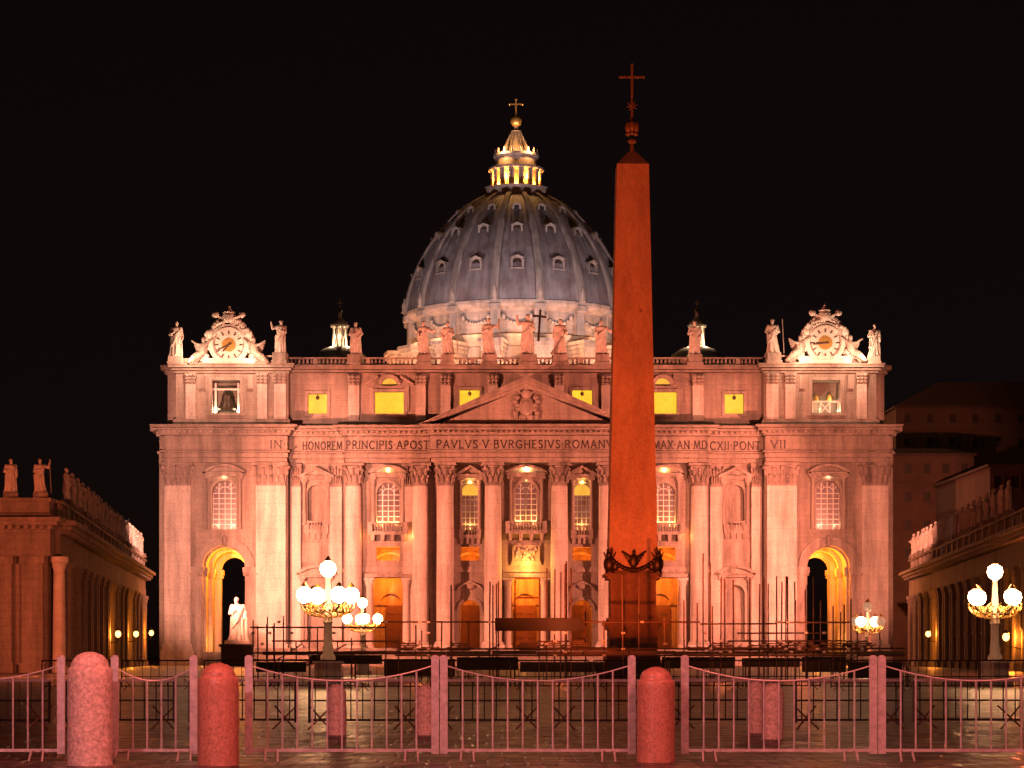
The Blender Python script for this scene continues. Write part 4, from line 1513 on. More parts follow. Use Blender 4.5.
def wing(s, label):
    if s < 0:
        loc, th, sy = (-39.2, 209, 0), math.atan2(1, -0.091), 1
    else:
        loc, th, sy = (50.3, 209, 0), math.atan2(1, 0.091), -1
    w_ = thing('corridor_wing', label, 'colonnade', loc, th, 'wings of the square')
    L = 132
    B = lambda: MB(sy)
    H1, H2, H3 = 10.3, 13.8, 15.7
    m_ = B()
    m_.box(0.4, L, 0.3, 9, 0, H1)
    m_.box(0.2, L + 0.3, -0.1, 9.1, H1, H1 + 1.0)
    m_.box(0.15, L + 0.35, -0.05, 9.12, H1 + 1.0, H1 + 2.3)
    m_.build('wall', WING, w_)
    m_ = B()
    m_.box(-0.1, L + 0.6, -0.5, 9.3, H1 + 2.3, H1 + 2.7)
    m_.box(-0.5, L + 1.0, -1.1, 9.5, H1 + 2.7, H1 + 3.1)
    m_.box(-0.8, L + 1.3, -1.5, 9.7, H1 + 3.1, H2)
    x = 0
    while x < L:
        m_.box(x, x + 0.4, -0.9, -0.499, H1 + 2.35, H1 + 2.695)
        x += 0.9
    m_.build('cornice', WING, w_)
    m_ = B()
    m_.box(0.2, L, -0.2, 0.5, H2, H2 + 0.35)
    m_.box(0.2, L, -0.25, 0.55, H3 - 0.3, H3)
    x = 0.6
    while x < L:
        if int(x / 0.55) % 11 == 0:
            m_.box(x - 0.3, x + 0.75, -0.22, 0.52, H2 + 0.35, H3 - 0.3)
        else:
            m_.tube((x, 0.15, H2 + 0.35), (x, 0.15, H3 - 0.3), 0.15, 4)
        x += 0.55
    m_.build('parapet', WING, w_)
    nb = 16
    pm = B()
    pm.box(-0.55, 0.55, -0.25, 0.299, 0.9, H1 - 1.0)
    pm.box(-0.75, 0.75, -0.45, 0.298, 0, 0.9)
    pm.box(-0.65, 0.65, -0.35, 0.298, H1 - 1.0, H1 - 0.5)
    pm.box(-0.78, 0.78, -0.48, 0.297, H1 - 0.5, H1 - 0.003)
    pm = pm.mesh('pilaster', WING)
    wm = B()
    wm.box(-0.85, 0.85, 0.18, 0.297, 4.2, 7.6)
    wm = wm.mesh('window', BRON)
    fm = B()
    fm.box(-1.25, 1.25, 0.02, 0.299, 7.6, 8.0)
    fm.box(-1.1, 1.1, 0.02, 0.299, 3.9, 4.2)
    for q in (-1, 1):
        a, b = sorted((q * 0.85, q * 1.1))
        fm.box(a, b, 0.02, 0.299, 4.2, 7.6)
    fm = fm.mesh('frame', WING)
    for i in range(nb + 1):
        x = 1.5 + i * (L - 3) / nb
        for q in (-1.1, 1.1):
            link('pilaster', pm, w_, (x + q, 0, 0))
        if i < nb:
            o = link('window', wm, w_, (x + (L - 3) / nb / 2, 0, 0))
            link('frame', fm, o)
    return w_, loc, th, sy


lw, lloc, lth, lsy = wing(-1, 'left corridor wing with end pavilion and statue-lined parapet, lit orange')
rw, rloc, rth, rsy = wing(1, 'right corridor wing with pilasters and statue-lined parapet beside the dark palace')
# the pavilion that ends the left colonnade, its front to the camera (in the wing's frame: built about the world, then moved)
inv = (Matrix.Translation(lloc) @ Matrix.Rotation(lth, 4, 'Z')).inverted()


def to_wing(o):
    o.matrix_local = inv
    return o


m_ = MB()
x1 = -39.6
H1, H2, H3 = 10.5, 13.95, 15.75
Y0 = 206.5
m_.box(-62, x1, Y0, Y0 + 12, H1, H1 + 2.4)
m_.box(-45.2, x1 - 0.3, Y0 + 0.3, Y0 + 11, 0, H1)
m_.box(-62, -49.5, Y0 + 0.3, Y0 + 11, 0, H1)
m_.box(-49.5, -45.2, Y0 + 6, Y0 + 11, 0, H1)
m_.box(-62, x1 + 0.3, Y0 - 0.35, Y0 + 12.2, H1 + 2.4, H1 + 2.75)
m_.box(-62, x1 + 0.8, Y0 - 0.9, Y0 + 12.5, H1 + 2.75, H1 + 3.1)
m_.box(-62, x1 + 1.15, Y0 - 1.3, Y0 + 12.9, H1 + 3.1, H2)
m_.box(-62, x1 + 0.1, Y0 - 0.1, Y0 + 11, H2, H2 + 0.4)
m_.box(-62, x1 - 0.1, Y0 + 0.1, Y0 + 10.8, H2 + 0.4, H3 - 0.35)
m_.box(-62, x1 + 0.1, Y0 - 0.1, Y0 + 11, H3 - 0.35, H3)
x = -60
while x < x1:
    m_.box(x, x + 0.34, Y0 - 0.75, Y0 - 0.34, H1 + 2.4, H1 + 2.74)
    x += 0.7
to_wing(m_.build('pavilion', WING, lw))
for a, b in ((-44.9, -43.0), (-42.1, -40.2), (-51.6, -49.7)):
    m_ = MB()
    m_.box(a, b, Y0 - 0.25, Y0 + 0.299, 0, H1 - 0.7)
    m_.box(a - 0.15, b + 0.15, Y0 - 0.4, Y0 + 0.298, H1 - 0.7, H1 - 0.004)
    m_.box(a - 0.15, b + 0.15, Y0 - 0.4, Y0 + 0.297, 0, 0.9)
    to_wing(m_.build('pilaster', WING, lw))
m_ = MB()
m_.lathe([(0.75, 0), (0.75, 0.5), (0.6, 0.7), (0.56, 5), (0.5, H1 - 1.2), (0.62, H1 - 1.0), (0.7, H1 - 0.6), (0.85, H1 - 0.55), (0.85, H1 - 0.02)], -39.0, Y0 + 1.2, 20)
to_wing(m_.build('column', MARB, lw, True))  # marble paler than the wing: floodlit brightness put into the column's colour

ORD = ['first', 'second', 'third', 'fourth', 'fifth', 'sixth', 'seventh', 'eighth', 'ninth', 'tenth', 'eleventh', 'twelfth', 'thirteenth', 'fourteenth', 'fifteenth', 'sixteenth', 'seventeenth', 'eighteenth', 'nineteenth', 'twentieth', 'twenty-first', 'twenty-second']
lp = lambda Y: (-20.2 - 0.091 * Y - 0.1, Y, 15.7 + 0.5)
for i in range(20):
    Y = 217 + i * 6.0
    statue(lp(Y), 3.1, (i * 3 + 1) % 7, ORD[i] + ' stone saint statue behind the near corner on the left corridor parapet', 'saint statues on the left corridor', radians(80) + RND.uniform(-.5, .5), None, 0.17, 0.2)
for i, (X, f_, lab) in enumerate(((-43.3, 0, 'larger stone saint in a long robe on the left pavilion, nearest the frame edge'), (-40.6, 5, 'stone saint with raised arm standing on the corner of the left pavilion'))):
    statue((X, 207.2, H3 + 0.45), 3.15, f_, lab, 'saint statues on the left pavilion', 0.3, 'staff' if i else None, 0.17, 0.2)
for i in range(18):
    Y = 334 - i * 6.0
    statue((31.28 + 0.091 * Y + 0.1, Y, 16.2), 3.1, (i * 2 + 3) % 7, ORD[i] + ' stone saint statue from the facade end of the right corridor parapet', 'saint statues on the right corridor', radians(-80) + RND.uniform(-.5, .5), None, 0.17, 0.2)

# flood lamps on the parapets that light the facade and the statues beside them
fl = None
for s in (-1, 1):
    for i, Y in enumerate((287, 293, 299, 311) if s < 0 else (318, 306, 293, 283)):
        X = (-20.2 - 0.091 * Y - 1.6) if s < 0 else (31.28 + 0.091 * Y + 1.6)
        if fl is None:
            m_ = MB()
            m_.box(-0.35, 0.35, -0.25, 0.3, 0.5, 1.0)
            m_.tube((0, 0, 0), (0, 0, 0.5), 0.07, 6)
            me1 = m_.mesh('floodlight', IRON)
            m_ = MB()
            m_.box(-0.3, 0.3, -0.28, -0.251, 0.55, 0.95)
            me2 = m_.mesh('lens', FLUO)
            fl = True
        o = tag(link('floodlight', me1, None, (X, Y, 15.7 if False else 13.85), 0), ORD[i] + ' roof floodlight from the far end behind the ' + ('left' if s < 0 else 'right') + ' corridor statues', 'floodlight', 'floodlights on the corridor roofs')
        link('lens', me2, o)
        light('POINT', (X + (-0.4 if s < 0 else 0.4), Y - 0.8, 15.2), (1, 0.72, 0.62) if s < 0 else (0.85, 0.72, 0.85), 26, 0.2)

# wall lanterns on the corridors
wl = None
for i, (s, px, Y, pz) in enumerate(((-1, 109.5, 266, 634), (-1, 128, 299, 634), (-1, 145, 334, 633), (1, 937, 300, 634), (1, 1021, 224, 637))):
    p_ = P(px, pz, Y)
    X = (-20.2 - 0.091 * Y) if s < 0 else (31.28 + 0.091 * Y)
    lab = ['nearest of the three wall lanterns along the left corridor', 'middle one of the three wall lanterns on the left corridor', 'farthest wall lantern on the left corridor, next to the facade',
           'wall lantern with slanting glow on the right corridor near the facade', 'wall lantern on the right corridor at the right frame edge'][i]
    X = X - s * 1.3
    o = thing('wall_lantern', lab, 'lantern', (X, Y, p_.z), 0, 'lit lanterns on the corridor walls')
    m_ = MB()
    m_.ell((0, 0, 0), (0.34, 0.34, 0.4), 12, 8)
    m_.build('globe', LAMPS, o, True)
    m_ = MB()
    m_.path([(s * 1.5, 0, -1.2), (s * 0.9, 0, -1.0), (0.1 * s, 0, -0.9), (0, 0, -0.4)], 0.06, 6)
    m_.build('bracket', IRON, o)
    m_ = MB()
    m_.lathe([(0.3, 0.36), (0.34, 0.4), (0.1, 0.6), (0.03, 0.75)], 0, 0, 8)
    m_.build('cap', IRON, o)
    light('POINT', (X + s * 0.75, Y + (2.0 if s < 0 else 0.9), p_.z), (1, 0.25, 0.02), 1500, 0.15)

# ------------------------------------------------------------------ dark buildings right of the facade


def block(name, label, px0, px1, ytop, d, depth, rows, cols, roofh, mat=BLDG, ribs=True):
    a, b = P(px0, ytop, d), P(px1, ytop, d)
    t_ = thing(name, label, 'building', ((a.x + b.x) / 2, d, 0))
    w, H = (b.x - a.x) / 2, a.z
    m_ = MB()
    m_.box(-w, w, 0, depth, 0, H)
    m_.box(-w - 0.1, w + 0.1, -0.3, depth, H - 4.6, H - 4.2)
    m_.build('wall', mat, t_)
    m_ = MB()
    m_.box(-w - 0.5, w + 0.5, -0.7, depth + 0.5, H, H + 0.4)
    m_.frustum(0, depth / 2, H + 0.4, w + 0.4, depth / 2 + 0.4, H + 0.4 + roofh, w * 0.5, 0.5)
    m_.build('roof', ROOF, t_)
    for r in range(rows):
        for c in range(cols):
            x = -w + (c + 0.5) * 2 * w / cols
            z = H - 3.0 - r * 4.9
            m_ = MB()
            m_.box(x - 0.6, x + 0.6, -0.05, 0.05, z, z + 1.7)
            o = m_.build('window', BRON, t_)
            m_ = MB()
            m_.box(x - 0.85, x + 0.85, -0.14, -0.001, z + 1.7, z + 2.0)
            m_.box(x - 0.85, x + 0.85, -0.2, -0.001, z - 0.25, z)
            for q in (-1, 1):
                xa, xb = sorted((x + q * 0.6, x + q * 0.85))
                m_.box(xa, xb, -0.14, -0.002, z, z + 1.7)
            m_.build('frame', BLDG, o)
    return t_


block('palace', 'dark reddish palace block with two rows of windows right behind the facade', 880, 974, 456, 395, 14, 4, 5, 1.5)
block('palace', 'taller reddish palace block at the right frame edge above the corridor', 990, 1090, 467, 330, 40, 4, 6, 1.0)
block('palace', 'dark hip-roofed palace rising faintly against the night sky', 896, 1100, 408, 470, 20, 2, 9, 6.0)

# ------------------------------------------------------------------ saint on his pedestal before the left archway
sp = figure(41, ((0.16, 0.04, 0.63), (0.04, 0.13, 0.70)), ((0.19, 0.02, 0.64), (0.17, 0.12, 0.50)), 0.03, MARB, -0.2, 0.009)
p_ = P(237, 641, 325)
hs_ = (641 - 597) * 325 / F
o = tag(link('statue', sp, None, p_, 0.15, hs_), 'large white marble saint on a shaded pedestal before the left archway', 'statue')
m_ = MB()
m_.box(-0.27, 0.27, -0.22, 0.22, -0.07, 0.012)
m_.build('plinth', MARB, o)
m_ = MB()
m_.tube((0.14, 0.0, 0.0), (0.16, 0.0, 0.34), 0.07, 9, 0.03)
m_.tube((0.22, -0.1, 0.0), (0.2, -0.1, 0.55), 0.05, 8, 0.035)
m_.build('drapery', MARB, o)
m_ = MB()
zb = p_.z / hs_
m_.box(-0.36, 0.34, -0.3, 0.3, -zb, -0.071)
m_.box(-0.4, 0.38, -0.34, 0.34, -0.13, -0.072)
m_.build('pedestal', DARK, o)  # shade on the pedestal put into its near-black colour
light('SPOT', (p_.x + 5, p_.y - 12, 3), (1, 0.78, 0.55), 900, 0.2, (p_.x, p_.y, p_.z + 3), 30, 0.4)

# ------------------------------------------------------------------ the obelisk
OX, OY = (632 - PX0) * 153 / F, 153.0
ob = thing('obelisk', 'tall red granite obelisk with a cross, lit orange in front of the church', 'obelisk', (OX, OY, 0))
zo = lambda py: EYE + (655 - py) * OY / F
q = OY / F
m_ = MB()
m_.frustum(0, 0, zo(571), 24.3 * q, 24.3 * q, zo(167), 15.8 * q, 15.8 * q)
m_.build('shaft', OBEL, ob)
m_ = MB()
m_.frustum(0, 0, zo(167), 15.8 * q, 15.8 * q, zo(152), 3.2 * q, 3.2 * q)
m_.build('pyramidion', OBEL, ob)
m_ = MB()
m_.lathe([(3.4 * q, zo(153)), (2.0 * q, zo(147)), (1.6 * q, zo(144)), (4.2 * q, zo(142)), (4.2 * q, zo(140.5)), (1.8 * q, zo(138))], n=12)
for dx, dy in ((-3.8, 0), (3.8, 0), (0, -3.8)):   # three mounts
    m_.ell((dx * q, dy * q, zo(127)), (3.2 * q, 3.2 * q, 6.0 * q), 12, 8)
    m_.ell((dx * q, dy * q, zo(134)), (2.6 * q, 2.6 * q, 2.2 * q), 10, 6)
m_.lathe([(2.6 * q, zo(122)), (1.6 * q, zo(117)), (1.4 * q, zo(112)), (0.8 * q, zo(97))], n=8)
for i in range(8):                                # star
    a = 2 * pi * i / 8 + 0.2
    m_.tube((0, 0, zo(106)), (5.6 * q * cos(a), 0, zo(106) + 5.6 * q * sin(a)), 1.2 * q, 5, 0.25 * q)
m_.build('mounts', OLDB, ob, True)
m_ = MB()
m_.box(-1.1 * q, 1.1 * q, -1.0 * q, 1.0 * q, zo(98), zo(64))
m_.box(-13 * q, 13 * q, -0.95 * q, 0.95 * q, zo(78.3), zo(76.3))
m_.build('cross', OLDB, ob)
m_ = MB()                                         # pedestal
m_.box(-22.5 * q, 22.5 * q, -22.5 * q, 22.5 * q, zo(618), zo(580))
m_.box(-26 * q, 26 * q, -26 * q, 26 * q, zo(580), zo(577))
m_.box(-28.5 * q, 28.5 * q, -28.5 * q, 28.5 * q, zo(577), zo(574))
m_.box(-25 * q, 25 * q, -25 * q, 25 * q, zo(574), zo(571))
for y0, y1, w in ((622, 618, 25), (626, 622, 28.5), (630, 626, 26), (655, 630, 23.8), (662, 655, 26.5), (670, 662, 30), (681, 670, 34)):
    m_.box(-w * q, w * q, -w * q, w * q, zo(y0) if y0 != 681 else 0, zo(y1))
m_.build('pedestal', PEDG, ob)
m_ = MB()                                         # lettered panel frame on the die
for x0, x1, y0, y1 in ((-18, 18, 585, 583.5), (-18, 18, 615, 613.5), (-18, -16.5, 613.5, 585), (16.5, 18, 613.5, 585)):
    m_.box(x0 * q, x1 * q, -23.0 * q, -22.4 * q, zo(y0), zo(y1))
m_.build('panel_frame', PEDG, ob)
for sx in (-1, 1):                                # bronze lions/eagles at the corners and the garland between
    m_ = MB()
    m_.ell((sx * 24 * q, -24 * q, zo(565)), (6 * q, 5.5 * q, 8 * q), 12, 8)
    m_.ell((sx * 18 * q, -25 * q, zo(567)), (4 * q, 3 * q, 5 * q), 10, 6)
    m_.ell((sx * 24.5 * q, -26 * q, zo(556)), (3 * q, 3.4 * q, 4 * q), 10, 8)
    m_.tube((sx * 24.5 * q, -26 * q, zo(554)), (sx * 22 * q, -28 * q, zo(549)), 1.8 * q, 7, 0.8 * q)
    for k in range(5):
        m_.tube((sx * 24 * q, -24 * q, zo(566)), (sx * (17.5 + 3 * k) * q, -25 * q, zo(553 - (3 if k % 2 else 0))), 1.7 * q, 6, 0.7 * q)
    m_.tube((sx * 22 * q, -25 * q, zo(570)), (sx * 20 * q, -27 * q, zo(574)), 1.5 * q, 6)
    m_.tube((sx * 26 * q, -25 * q, zo(570)), (sx * 27 * q, -27 * q, zo(574)), 1.5 * q, 6)
    m_.build('bronze_lion', BRON, ob, True)
m_ = MB()
for i in range(15):
    a = (i - 7) / 7
    m_.ell((a * 20 * q, -26 * q, zo(571 - 9 * a * a)), (2.4 * q, 2.2 * q, 2.5 * q), 8, 5)
m_.build('garland', BRON, ob, True)
m_ = MB()
m_.ell((0, -26 * q, zo(562)), (5 * q, 3 * q, 7 * q), 12, 8)
m_.ell((0, -27.5 * q, zo(553.5)), (1.8 * q, 1.8 * q, 2.4 * q), 8, 6)
for sx in (-1, 1):
    for k in range(5):
        m_.tube((sx * 2 * q, -26 * q, zo(560)), (sx * (12 - 2 * k) * q, -26 * q, zo(552.5 + 3.4 * k)), 2.0 * q, 6, 1.1 * q)
m_.build('bronze_eagle', BRON, ob, True)

# ------------------------------------------------------------------ scaffolding before the obelisk
SY = 140.0
sq = SY / F
sX = lambda px: (px - PX0) * sq
sZ = lambda py: EYE + (655 - py) * sq
sc = thing('scaffolding', 'long scaffold of dark tubes and planks round the foot of the obelisk', 'scaffolding', (0, SY, 0))
poles = [(253, 620), (258, 626), (262.5, 616), (266.5, 624), (270, 622), (274, 626), (279, 615), (292, 640), (309.5, 628), (317, 627), (334, 640), (352, 638), (386, 622), (398, 634), (415, 625), (420, 630),
         (428.5, 606), (440, 622), (450.5, 585), (452, 606), (468, 622), (489.5, 580), (493, 584), (496.5, 582), (498.5, 580), (515, 578), (539, 578), (546.5, 568), (555, 568), (560.5, 572), (565, 564), (567.5, 560), (571, 568),
         (588, 600), (604, 620), (623, 575), (642, 575), (665, 618), (684, 600), (699.5, 602), (705.5, 552), (710.5, 562), (713, 606), (720.5, 577), (730, 577), (736.5, 579), (749, 577), (753, 590), (759, 584), (770, 576), (774, 582),
         (776.5, 603), (780, 575), (785.5, 576), (787.5, 580), (791, 576), (795, 600), (799, 581), (806, 590), (811, 584), (817, 576), (824, 600), (833, 606), (840, 612), (848, 604), (855, 598), (862, 630), (880, 632)]
pr = random.Random(3)
for i, (px, top) in enumerate(poles):
    y = pr.choice((0, 0, 1.6, 3.0))
    m_ = MB()
    m_.tube((sX(px), y, 0), (sX(px) + pr.uniform(-.05, .05), y, sZ(top)), 0.045, 6)
    m_.build('pole', RUST, sc)
for a, b, py, y in ((250, 385, 627.5, -0.06), (380, 700, 622, -0.06), (700, 776, 624, -0.06), (775, 850, 622.5, -0.06), (272, 400, 641, -0.06), (400, 905, 649, -0.1), (395, 905, 655.5, -0.1), (250, 400, 653, -0.1), (740, 830, 633, 1.5), (730, 850, 641, 1.5), (250, 470, 660, 1.5), (515, 539, 598, -0.1), (515, 539, 578.5, 0.0)):
    m_ = MB()
    m_.tube((sX(a), y, sZ(py)), (sX(b), y, sZ(py + pr.uniform(-.6, .6))), 0.05, 6)
    m_.build('rail', RUST, sc)
for i in range(14):
    a = 262 + i * 46
    m_ = MB()
    m_.box(sX(a), sX(a + 45), 0.1, 2.6, sZ(655.2) + 0.02 * (i % 3), sZ(651.5) + 0.02 * (i % 3))
    m_.build('plank_deck', PLAN, sc)
for a, b in ((262, 300), (300, 345), (712, 745), (790, 832), (842, 880), (460, 500)):
    m_ = MB()
    m_.tube((sX(a), 1.6, sZ(668)), (sX(b), 1.6, sZ(644)), 0.04, 6)
    m_.build('brace', RUST, sc)
m_ = MB()
m_.box(sX(495), sX(583), -0.35, -0.2, sZ(631), sZ(618))
m_.build('dark_banner', DARK, sc)
for a, b, y0, y1 in ((310, 382, 664, 655), (662, 735, 668.5, 657), (520, 606, 672, 662), (742, 800, 667, 658), (384, 455, 676, 659), (457, 518, 670, 657), (608, 660, 674, 658), (802, 846, 672, 657), (848, 902, 678, 662), (256, 306, 672, 662)):
    m_ = MB()
    m_.box(sX(a), sX(b), 0.0, 0.06, sZ(y0), sZ(y1))
    m_.build('shade_backdrop', DARK, sc)  # dark backdrops added to darken the space below the deck
cpm = MB()
cpm.ell((0, 0, 0), 0.085, 8, 5)
cpm.box(-0.1, 0.1, -0.05, 0.05, -0.06, 0.06)
cpm = cpm.mesh('coupler', GALV, True)  # bright couplers added to give sparkles along the tubes
for i in range(70):
    px = pr.choice(poles)[0]
    link('coupler', cpm, sc, (sX(px), -0.12, sZ(pr.choice((622, 641, 649, 655.5, 644, 652, 633)))))

# stacked pallets, planks and building stuff under and on the deck
for i in range(16):
    px = (405, 432, 458, 530, 552, 578, 604, 700, 722, 745, 762, 781, 800, 818, 836, 860)[i]
    m_ = MB()
    for k in range(pr.randint(2, 5)):
        w = pr.uniform(0.5, 1.0)
        x = pr.uniform(-.15, .15)
        m_.box(x - w, x + w, -0.4, 0.4, k * 0.13, k * 0.13 + 0.09)
        for b in (-0.8, 0, 0.8):
            m_.box(x + b * w - 0.05, x + b * w + 0.05, -0.38, 0.38, k * 0.13 + 0.09, k * 0.13 + 0.13)
    o = m_.build('timber_stack', PLAN)
    o.location = (sX(px), SY + 1.3, sZ(651.5) + 0.05)
    tag(o, ORD[i] + ' stack of loose timber from the left on the scaffold deck', 'timber', 'timber stacks on the scaffold deck')

# unseen warm fill lights before the scaffold light the building site
for px, w in ((420, 220), (560, 160), (720, 220), (800, 260)):
    light('POINT', (sX(px), SY - 1.5, 3.4), (1, 0.18, 0.06), w * 1.1, 0.1)

# ------------------------------------------------------------------ street candelabra


def candelabrum(px, ytop, label, rot=0.35, lit=(1, 1, 1, 1, 1), h=5.8, gr=0.40, spread=1.25):
    d = (h - EYE) * F / (HY - ytop)
    X = (px - PX0) * d / F
    t_ = thing('street_candelabrum', label, 'street lamp', (X, d, 0), rot, 'branched candelabra in the square')
    m_ = MB()
    m_.box(-0.65, 0.65, -0.65, 0.65, 0, 0.35)
    m_.box(-0.5, 0.5, -0.5, 0.5, 0.35, 1.2)
    m_.box(-0.58, 0.58, -0.58, 0.58, 1.2, 1.32)
    m_.build('base', GRAN, t_)
    m_ = MB()
    m_.lathe([(0.36, 1.32), (0.38, 1.5), (0.25, 1.7), (0.28, 1.9), (0.22, 2.1), (0.2, 3.1), (0.27, 3.2), (0.2, 3.4), (0.11, h - 0.5), (0.16, h - 0.42)], n=12)
    m_.build('post', GRAN, t_, True)
    m_ = MB()                                     # openwork basket of scrolls
    for i in range(16):
        a = 2 * pi * i / 16
        pts = []
        for k in range(9):
            v_ = k / 8
            r_ = 0.2 + (spread - 0.1) * sin(v_ * pi / 2)
            pts.append((r_ * cos(a + 0.25 * sin(v_ * 6)), r_ * sin(a + 0.25 * sin(v_ * 6)), h - 2.35 + 0.75 * v_ ** 2))
        m_.path(pts, 0.035, 5)
        c_ = (spread * 0.8 * cos(a), spread * 0.8 * sin(a), h - 1.95)
        for k in range(6):
            b_ = 2 * pi * k / 6
            b2_ = 2 * pi * (k + 1) / 6
            m_.tube((c_[0] + 0.2 * cos(b_) * -sin(a), c_[1] + 0.2 * cos(b_) * cos(a), c_[2] + 0.2 * sin(b_)), (c_[0] + 0.2 * cos(b2_) * -sin(a), c_[1] + 0.2 * cos(b2_) * cos(a), c_[2] + 0.2 * sin(b2_)), 0.03, 4)
    m_.build('scrollwork', GOLD, t_)
    for i in range(4):
        a = pi / 2 * i
        m_ = MB()
        m_.path([(0.1 * cos(a), 0.1 * sin(a), h - 2.0), (0.6 * spread * cos(a), 0.6 * spread * sin(a), h - 2.1), (spread * cos(a), spread * sin(a), h - 1.85), (spread * cos(a), spread * sin(a), h - 1.6)], 0.06, 6)
        m_.build('arm', IRON, t_)
    spots = [(0, 0, h)] + [(spread * cos(pi / 2 * i), spread * sin(pi / 2 * i), h - 1.28) for i in range(4)]
    for i, c_ in enumerate(spots):
        m_ = MB()
        m_.lathe([(0.12, c_[2] - gr), (gr * 0.8, c_[2] - gr * 0.6), (gr, c_[2]), (gr * 0.85, c_[2] + gr * 0.6), (0.1, c_[2] + gr)], c_[0], c_[1], 12)
        g_ = m_.build('globe', LAMP if lit[i] == 1 else DIML, t_, True)
        m_ = MB()
        m_.lathe([(gr * 0.5, c_[2] + gr * 0.95), (gr * 0.42, c_[2] + gr * 1.12), (0.03, c_[2] + gr * 1.6)], c_[0], c_[1], 8)
        m_.build('cap', GOLD, g_)
    return t_


candelabrum(328, 569, 'large branched street candelabrum with blazing globes left of the columns', 0.5)
candelabrum(362.5, 603, 'smaller farther candelabrum with blazing globes just right of the largest one', 0.2)
candelabrum(995, 572, 'branched candelabrum with blazing globes in front of the right corridor', 0.5)
candelabrum(868, 607, 'half-lit candelabrum with two bright globes below the right archway', 0.9, (0, 1, 0, 1, 0), gr=0.44)

# ------------------------------------------------------------------ foreground: bollards, fence, barriers


def bollard(px, wpx, ybot, ytop, mat, label, dome=0.2):
    d = EYE * F / (ybot - HY)
    r = wpx / 2 * d / F
    h = (ybot - ytop) * d / F
    X = (px - PX0) * d / F
    m_ = MB()
    hd = h - r * 0.72
    m_.lathe([(r * 1.01, 0)] + [(r * 1.0, hd * k / 14) for k in range(1, 14)] + [ (r * 0.985, hd - 0.02), (r * 0.95, hd), (r * 0.86, hd + 0.015), (r * 0.84, hd + 0.1 * r)] +
             [(r * 0.84 * cos(a), hd + 0.1 * r + (r * 0.62) * sin(a)) for a in [radians(x) for x in (10, 22, 35, 48, 60, 72, 82, 88)]], n=36)
    rb = random.Random(int(px))
    m_.v = [(a_ + rb.gauss(0, .0035), b_ + rb.gauss(0, .0035), max(0, c_ + (rb.gauss(0, .003) if c_ > 0 else 0))) for a_, b_, c_ in m_.v]
    o = m_.build('bollard', mat, None, True)
    o.location = (X, d, 0)
    return tag(o, label, 'bollard', 'granite bollards')


bollard(90, 45, 765, 652, GRAN, 'pale speckled granite bollard with rounded cap, leftmost and tallest')
bollard(218.5, 41, 765, 663, GRAR, 'reddish polished granite bollard between two fence panels at left')
bollard(656, 38, 762, 667, GRAR, 'reddish granite bollard in the fence gap below the obelisk')
bollard(336.5, 20, 735, 684, GRAN, 'small far bollard behind the fence below the large candelabrum')
bollard(425, 20, 735, 685, GRAN, 'small far bollard just left of the double fence post')
bollard(773, 22, 739, 683, GRAN, 'small far bollard behind the right fence panel, front one of two')
bollard(756, 18, 733, 681, GRAN, 'small far bollard partly hidden behind its twin at right')

FD = 34.6
fX = lambda px: (px - PX0) * FD / F
fZ = lambda py: EYE + (HY - py) * FD / F


def fence(pa, pb, label, foot=True, sag=1.0):
    t_ = thing('fence_panel', label, 'fence', ((fX(pa) + fX(pb)) / 2, FD, 0), 0, 'metal fence panels along the street')
    w = (fX(pb) - fX(pa)) / 2
    z0, z1 = fZ(750.5), fZ(657)
    for q in (-1, 1):
        m_ = MB()
        xa, xb = sorted((q * w, q * (w - 0.115)))
        m_.box(xa, xb, -0.03, 0.03, z0 - 0.05, z1)
        m_.ell(((xa + xb) / 2, 0, z1), (0.058, 0.03, 0.03), 8, 5)
        m_.build('post', GALV, t_)
    m_ = MB()
    m_.box(-w + 0.116, w - 0.116, -0.02, 0.02, z0 - 0.02, z0 + 0.025)
    m_.build('bottom_rail', GALV, t_)
    topz = lambda x: z1 - 0.1 - 0.26 * sag * (1 - (x / w) ** 2)
    m_ = MB()
    pts = [(-w + 0.11 + (2 * w - 0.22) * i / 24, 0, 0) for i in range(25)]
    pts = [(x, 0, topz(x)) for x, _, _ in pts]
    m_.path(pts, 0.011, 5)
    m_.build('top_rail', GALV, t_)
    m_ = MB()
    n = max(3, int(round((2 * w - 0.23) / 0.232)))
    for i in range(1, n):
        x = -w + 0.115 + (2 * w - 0.23) * i / n
        m_.tube((x, 0, z0), (x, 0, topz(x) + 0.01), 0.015, 6)
    m_.build('bars', GALV, t_)
    if foot:
        for fx in (-w * 0.72, w * 0.72):
            m_ = MB()
            m_.path([(fx - 0.1, -0.22, 0), (fx - 0.09, -0.05, 0.16), (fx - 0.04, 0, z0 - 0.01), (fx + 0.04, 0, z0 - 0.01), (fx + 0.09, -0.05, 0.16), (fx + 0.1, -0.22, 0)], 0.016, 6)
            m_.build('foot', GALV, t_)
    return t_


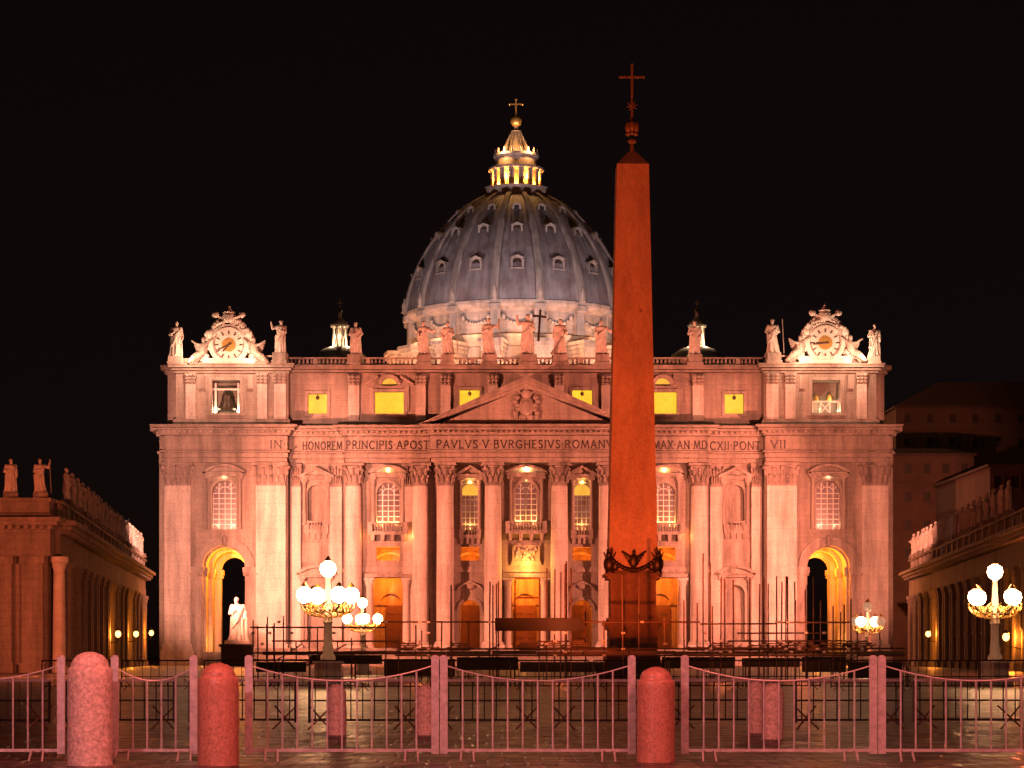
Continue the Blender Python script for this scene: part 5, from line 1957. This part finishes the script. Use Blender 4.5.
fence(-128, 65, 'leftmost fence panel, cut by the frame, left of the pale bollard')
fence(111, 197.5, 'narrow fence panel between the pale and the reddish bollard')
fence(245, 439, 'wide fence panel below the two blazing candelabra')
fence(440, 635.5, 'wide fence panel before the scaffolding, left of the obelisk bollard')
fence(681, 877, 'wide fence panel right of the obelisk bollard')
fence(878, 1074, 'rightmost fence panel, cut by the frame')


def barrier(X, Y, rz, label, group='crowd barriers behind the fence', h=1.05, w=1.15, mat=None, rail=GALV):
    t_ = thing('crowd_barrier', label, 'barrier', (X, Y, 0), rz, group)
    m_ = MB()
    m_.tube((-w, 0, h), (w, 0, h), 0.035, 6)
    m_.build('top_rail', rail, t_)
    m_ = MB()
    for x in (-w, w):
        m_.tube((x, 0, 0.14), (x, 0, h), 0.03, 6)
    m_.tube((-w, 0, 0.2), (w, 0, 0.2), 0.025, 6)
    m_.tube((-w, 0, 0.62), (w, 0, 0.62), 0.02, 6)
    n = 9
    for i in range(n):
        x = -w + 2 * w * (i + 0.5) / n
        m_.tube((x, 0, 0.2), (x, 0, h), 0.013, 5)
    m_.build('frame', mat or IRON, t_)
    for x in (-w * 0.8, w * 0.8):
        m_ = MB()
        m_.tube((x - 0.24, -0.2, 0), (x + 0.24, 0.2, 0.5), 0.02, 5)
        m_.tube((x + 0.24, -0.2, 0), (x - 0.24, 0.2, 0.5), 0.02, 5)
        m_.build('trestle', RUST, t_)
    return t_


b0 = barrier(0, 0, 0, '')
N_ = 9
for i in range(N_):
    o = b0 if i == 0 else copy_tree(b0)
    o.location = (-10.6 + i * 2.62, 49.5 + RND.uniform(-.4, .4), 0)
    o.rotation_euler.z = RND.uniform(-.1, .1)
    tag(o, ORD[i] + ' trestle crowd barrier from the left in the row behind the bollards', 'barrier', 'crowd barriers behind the fence')
b1_ = barrier(0, 0, 0, '', 'dark railings before the scaffolding', 1.35, 1.7, IRON, RUST)
for i in range(17):
    o = b1_ if i == 0 else copy_tree(b1_)
    o.location = (-18.5 + i * 3.55, 104 + RND.uniform(-1.5, 1.5), 0)
    o.rotation_euler.z = RND.uniform(-.15, .15)
    tag(o, ORD[i] + ' dark railing from the left in the far row before the scaffolding', 'barrier', 'dark railings before the scaffolding')
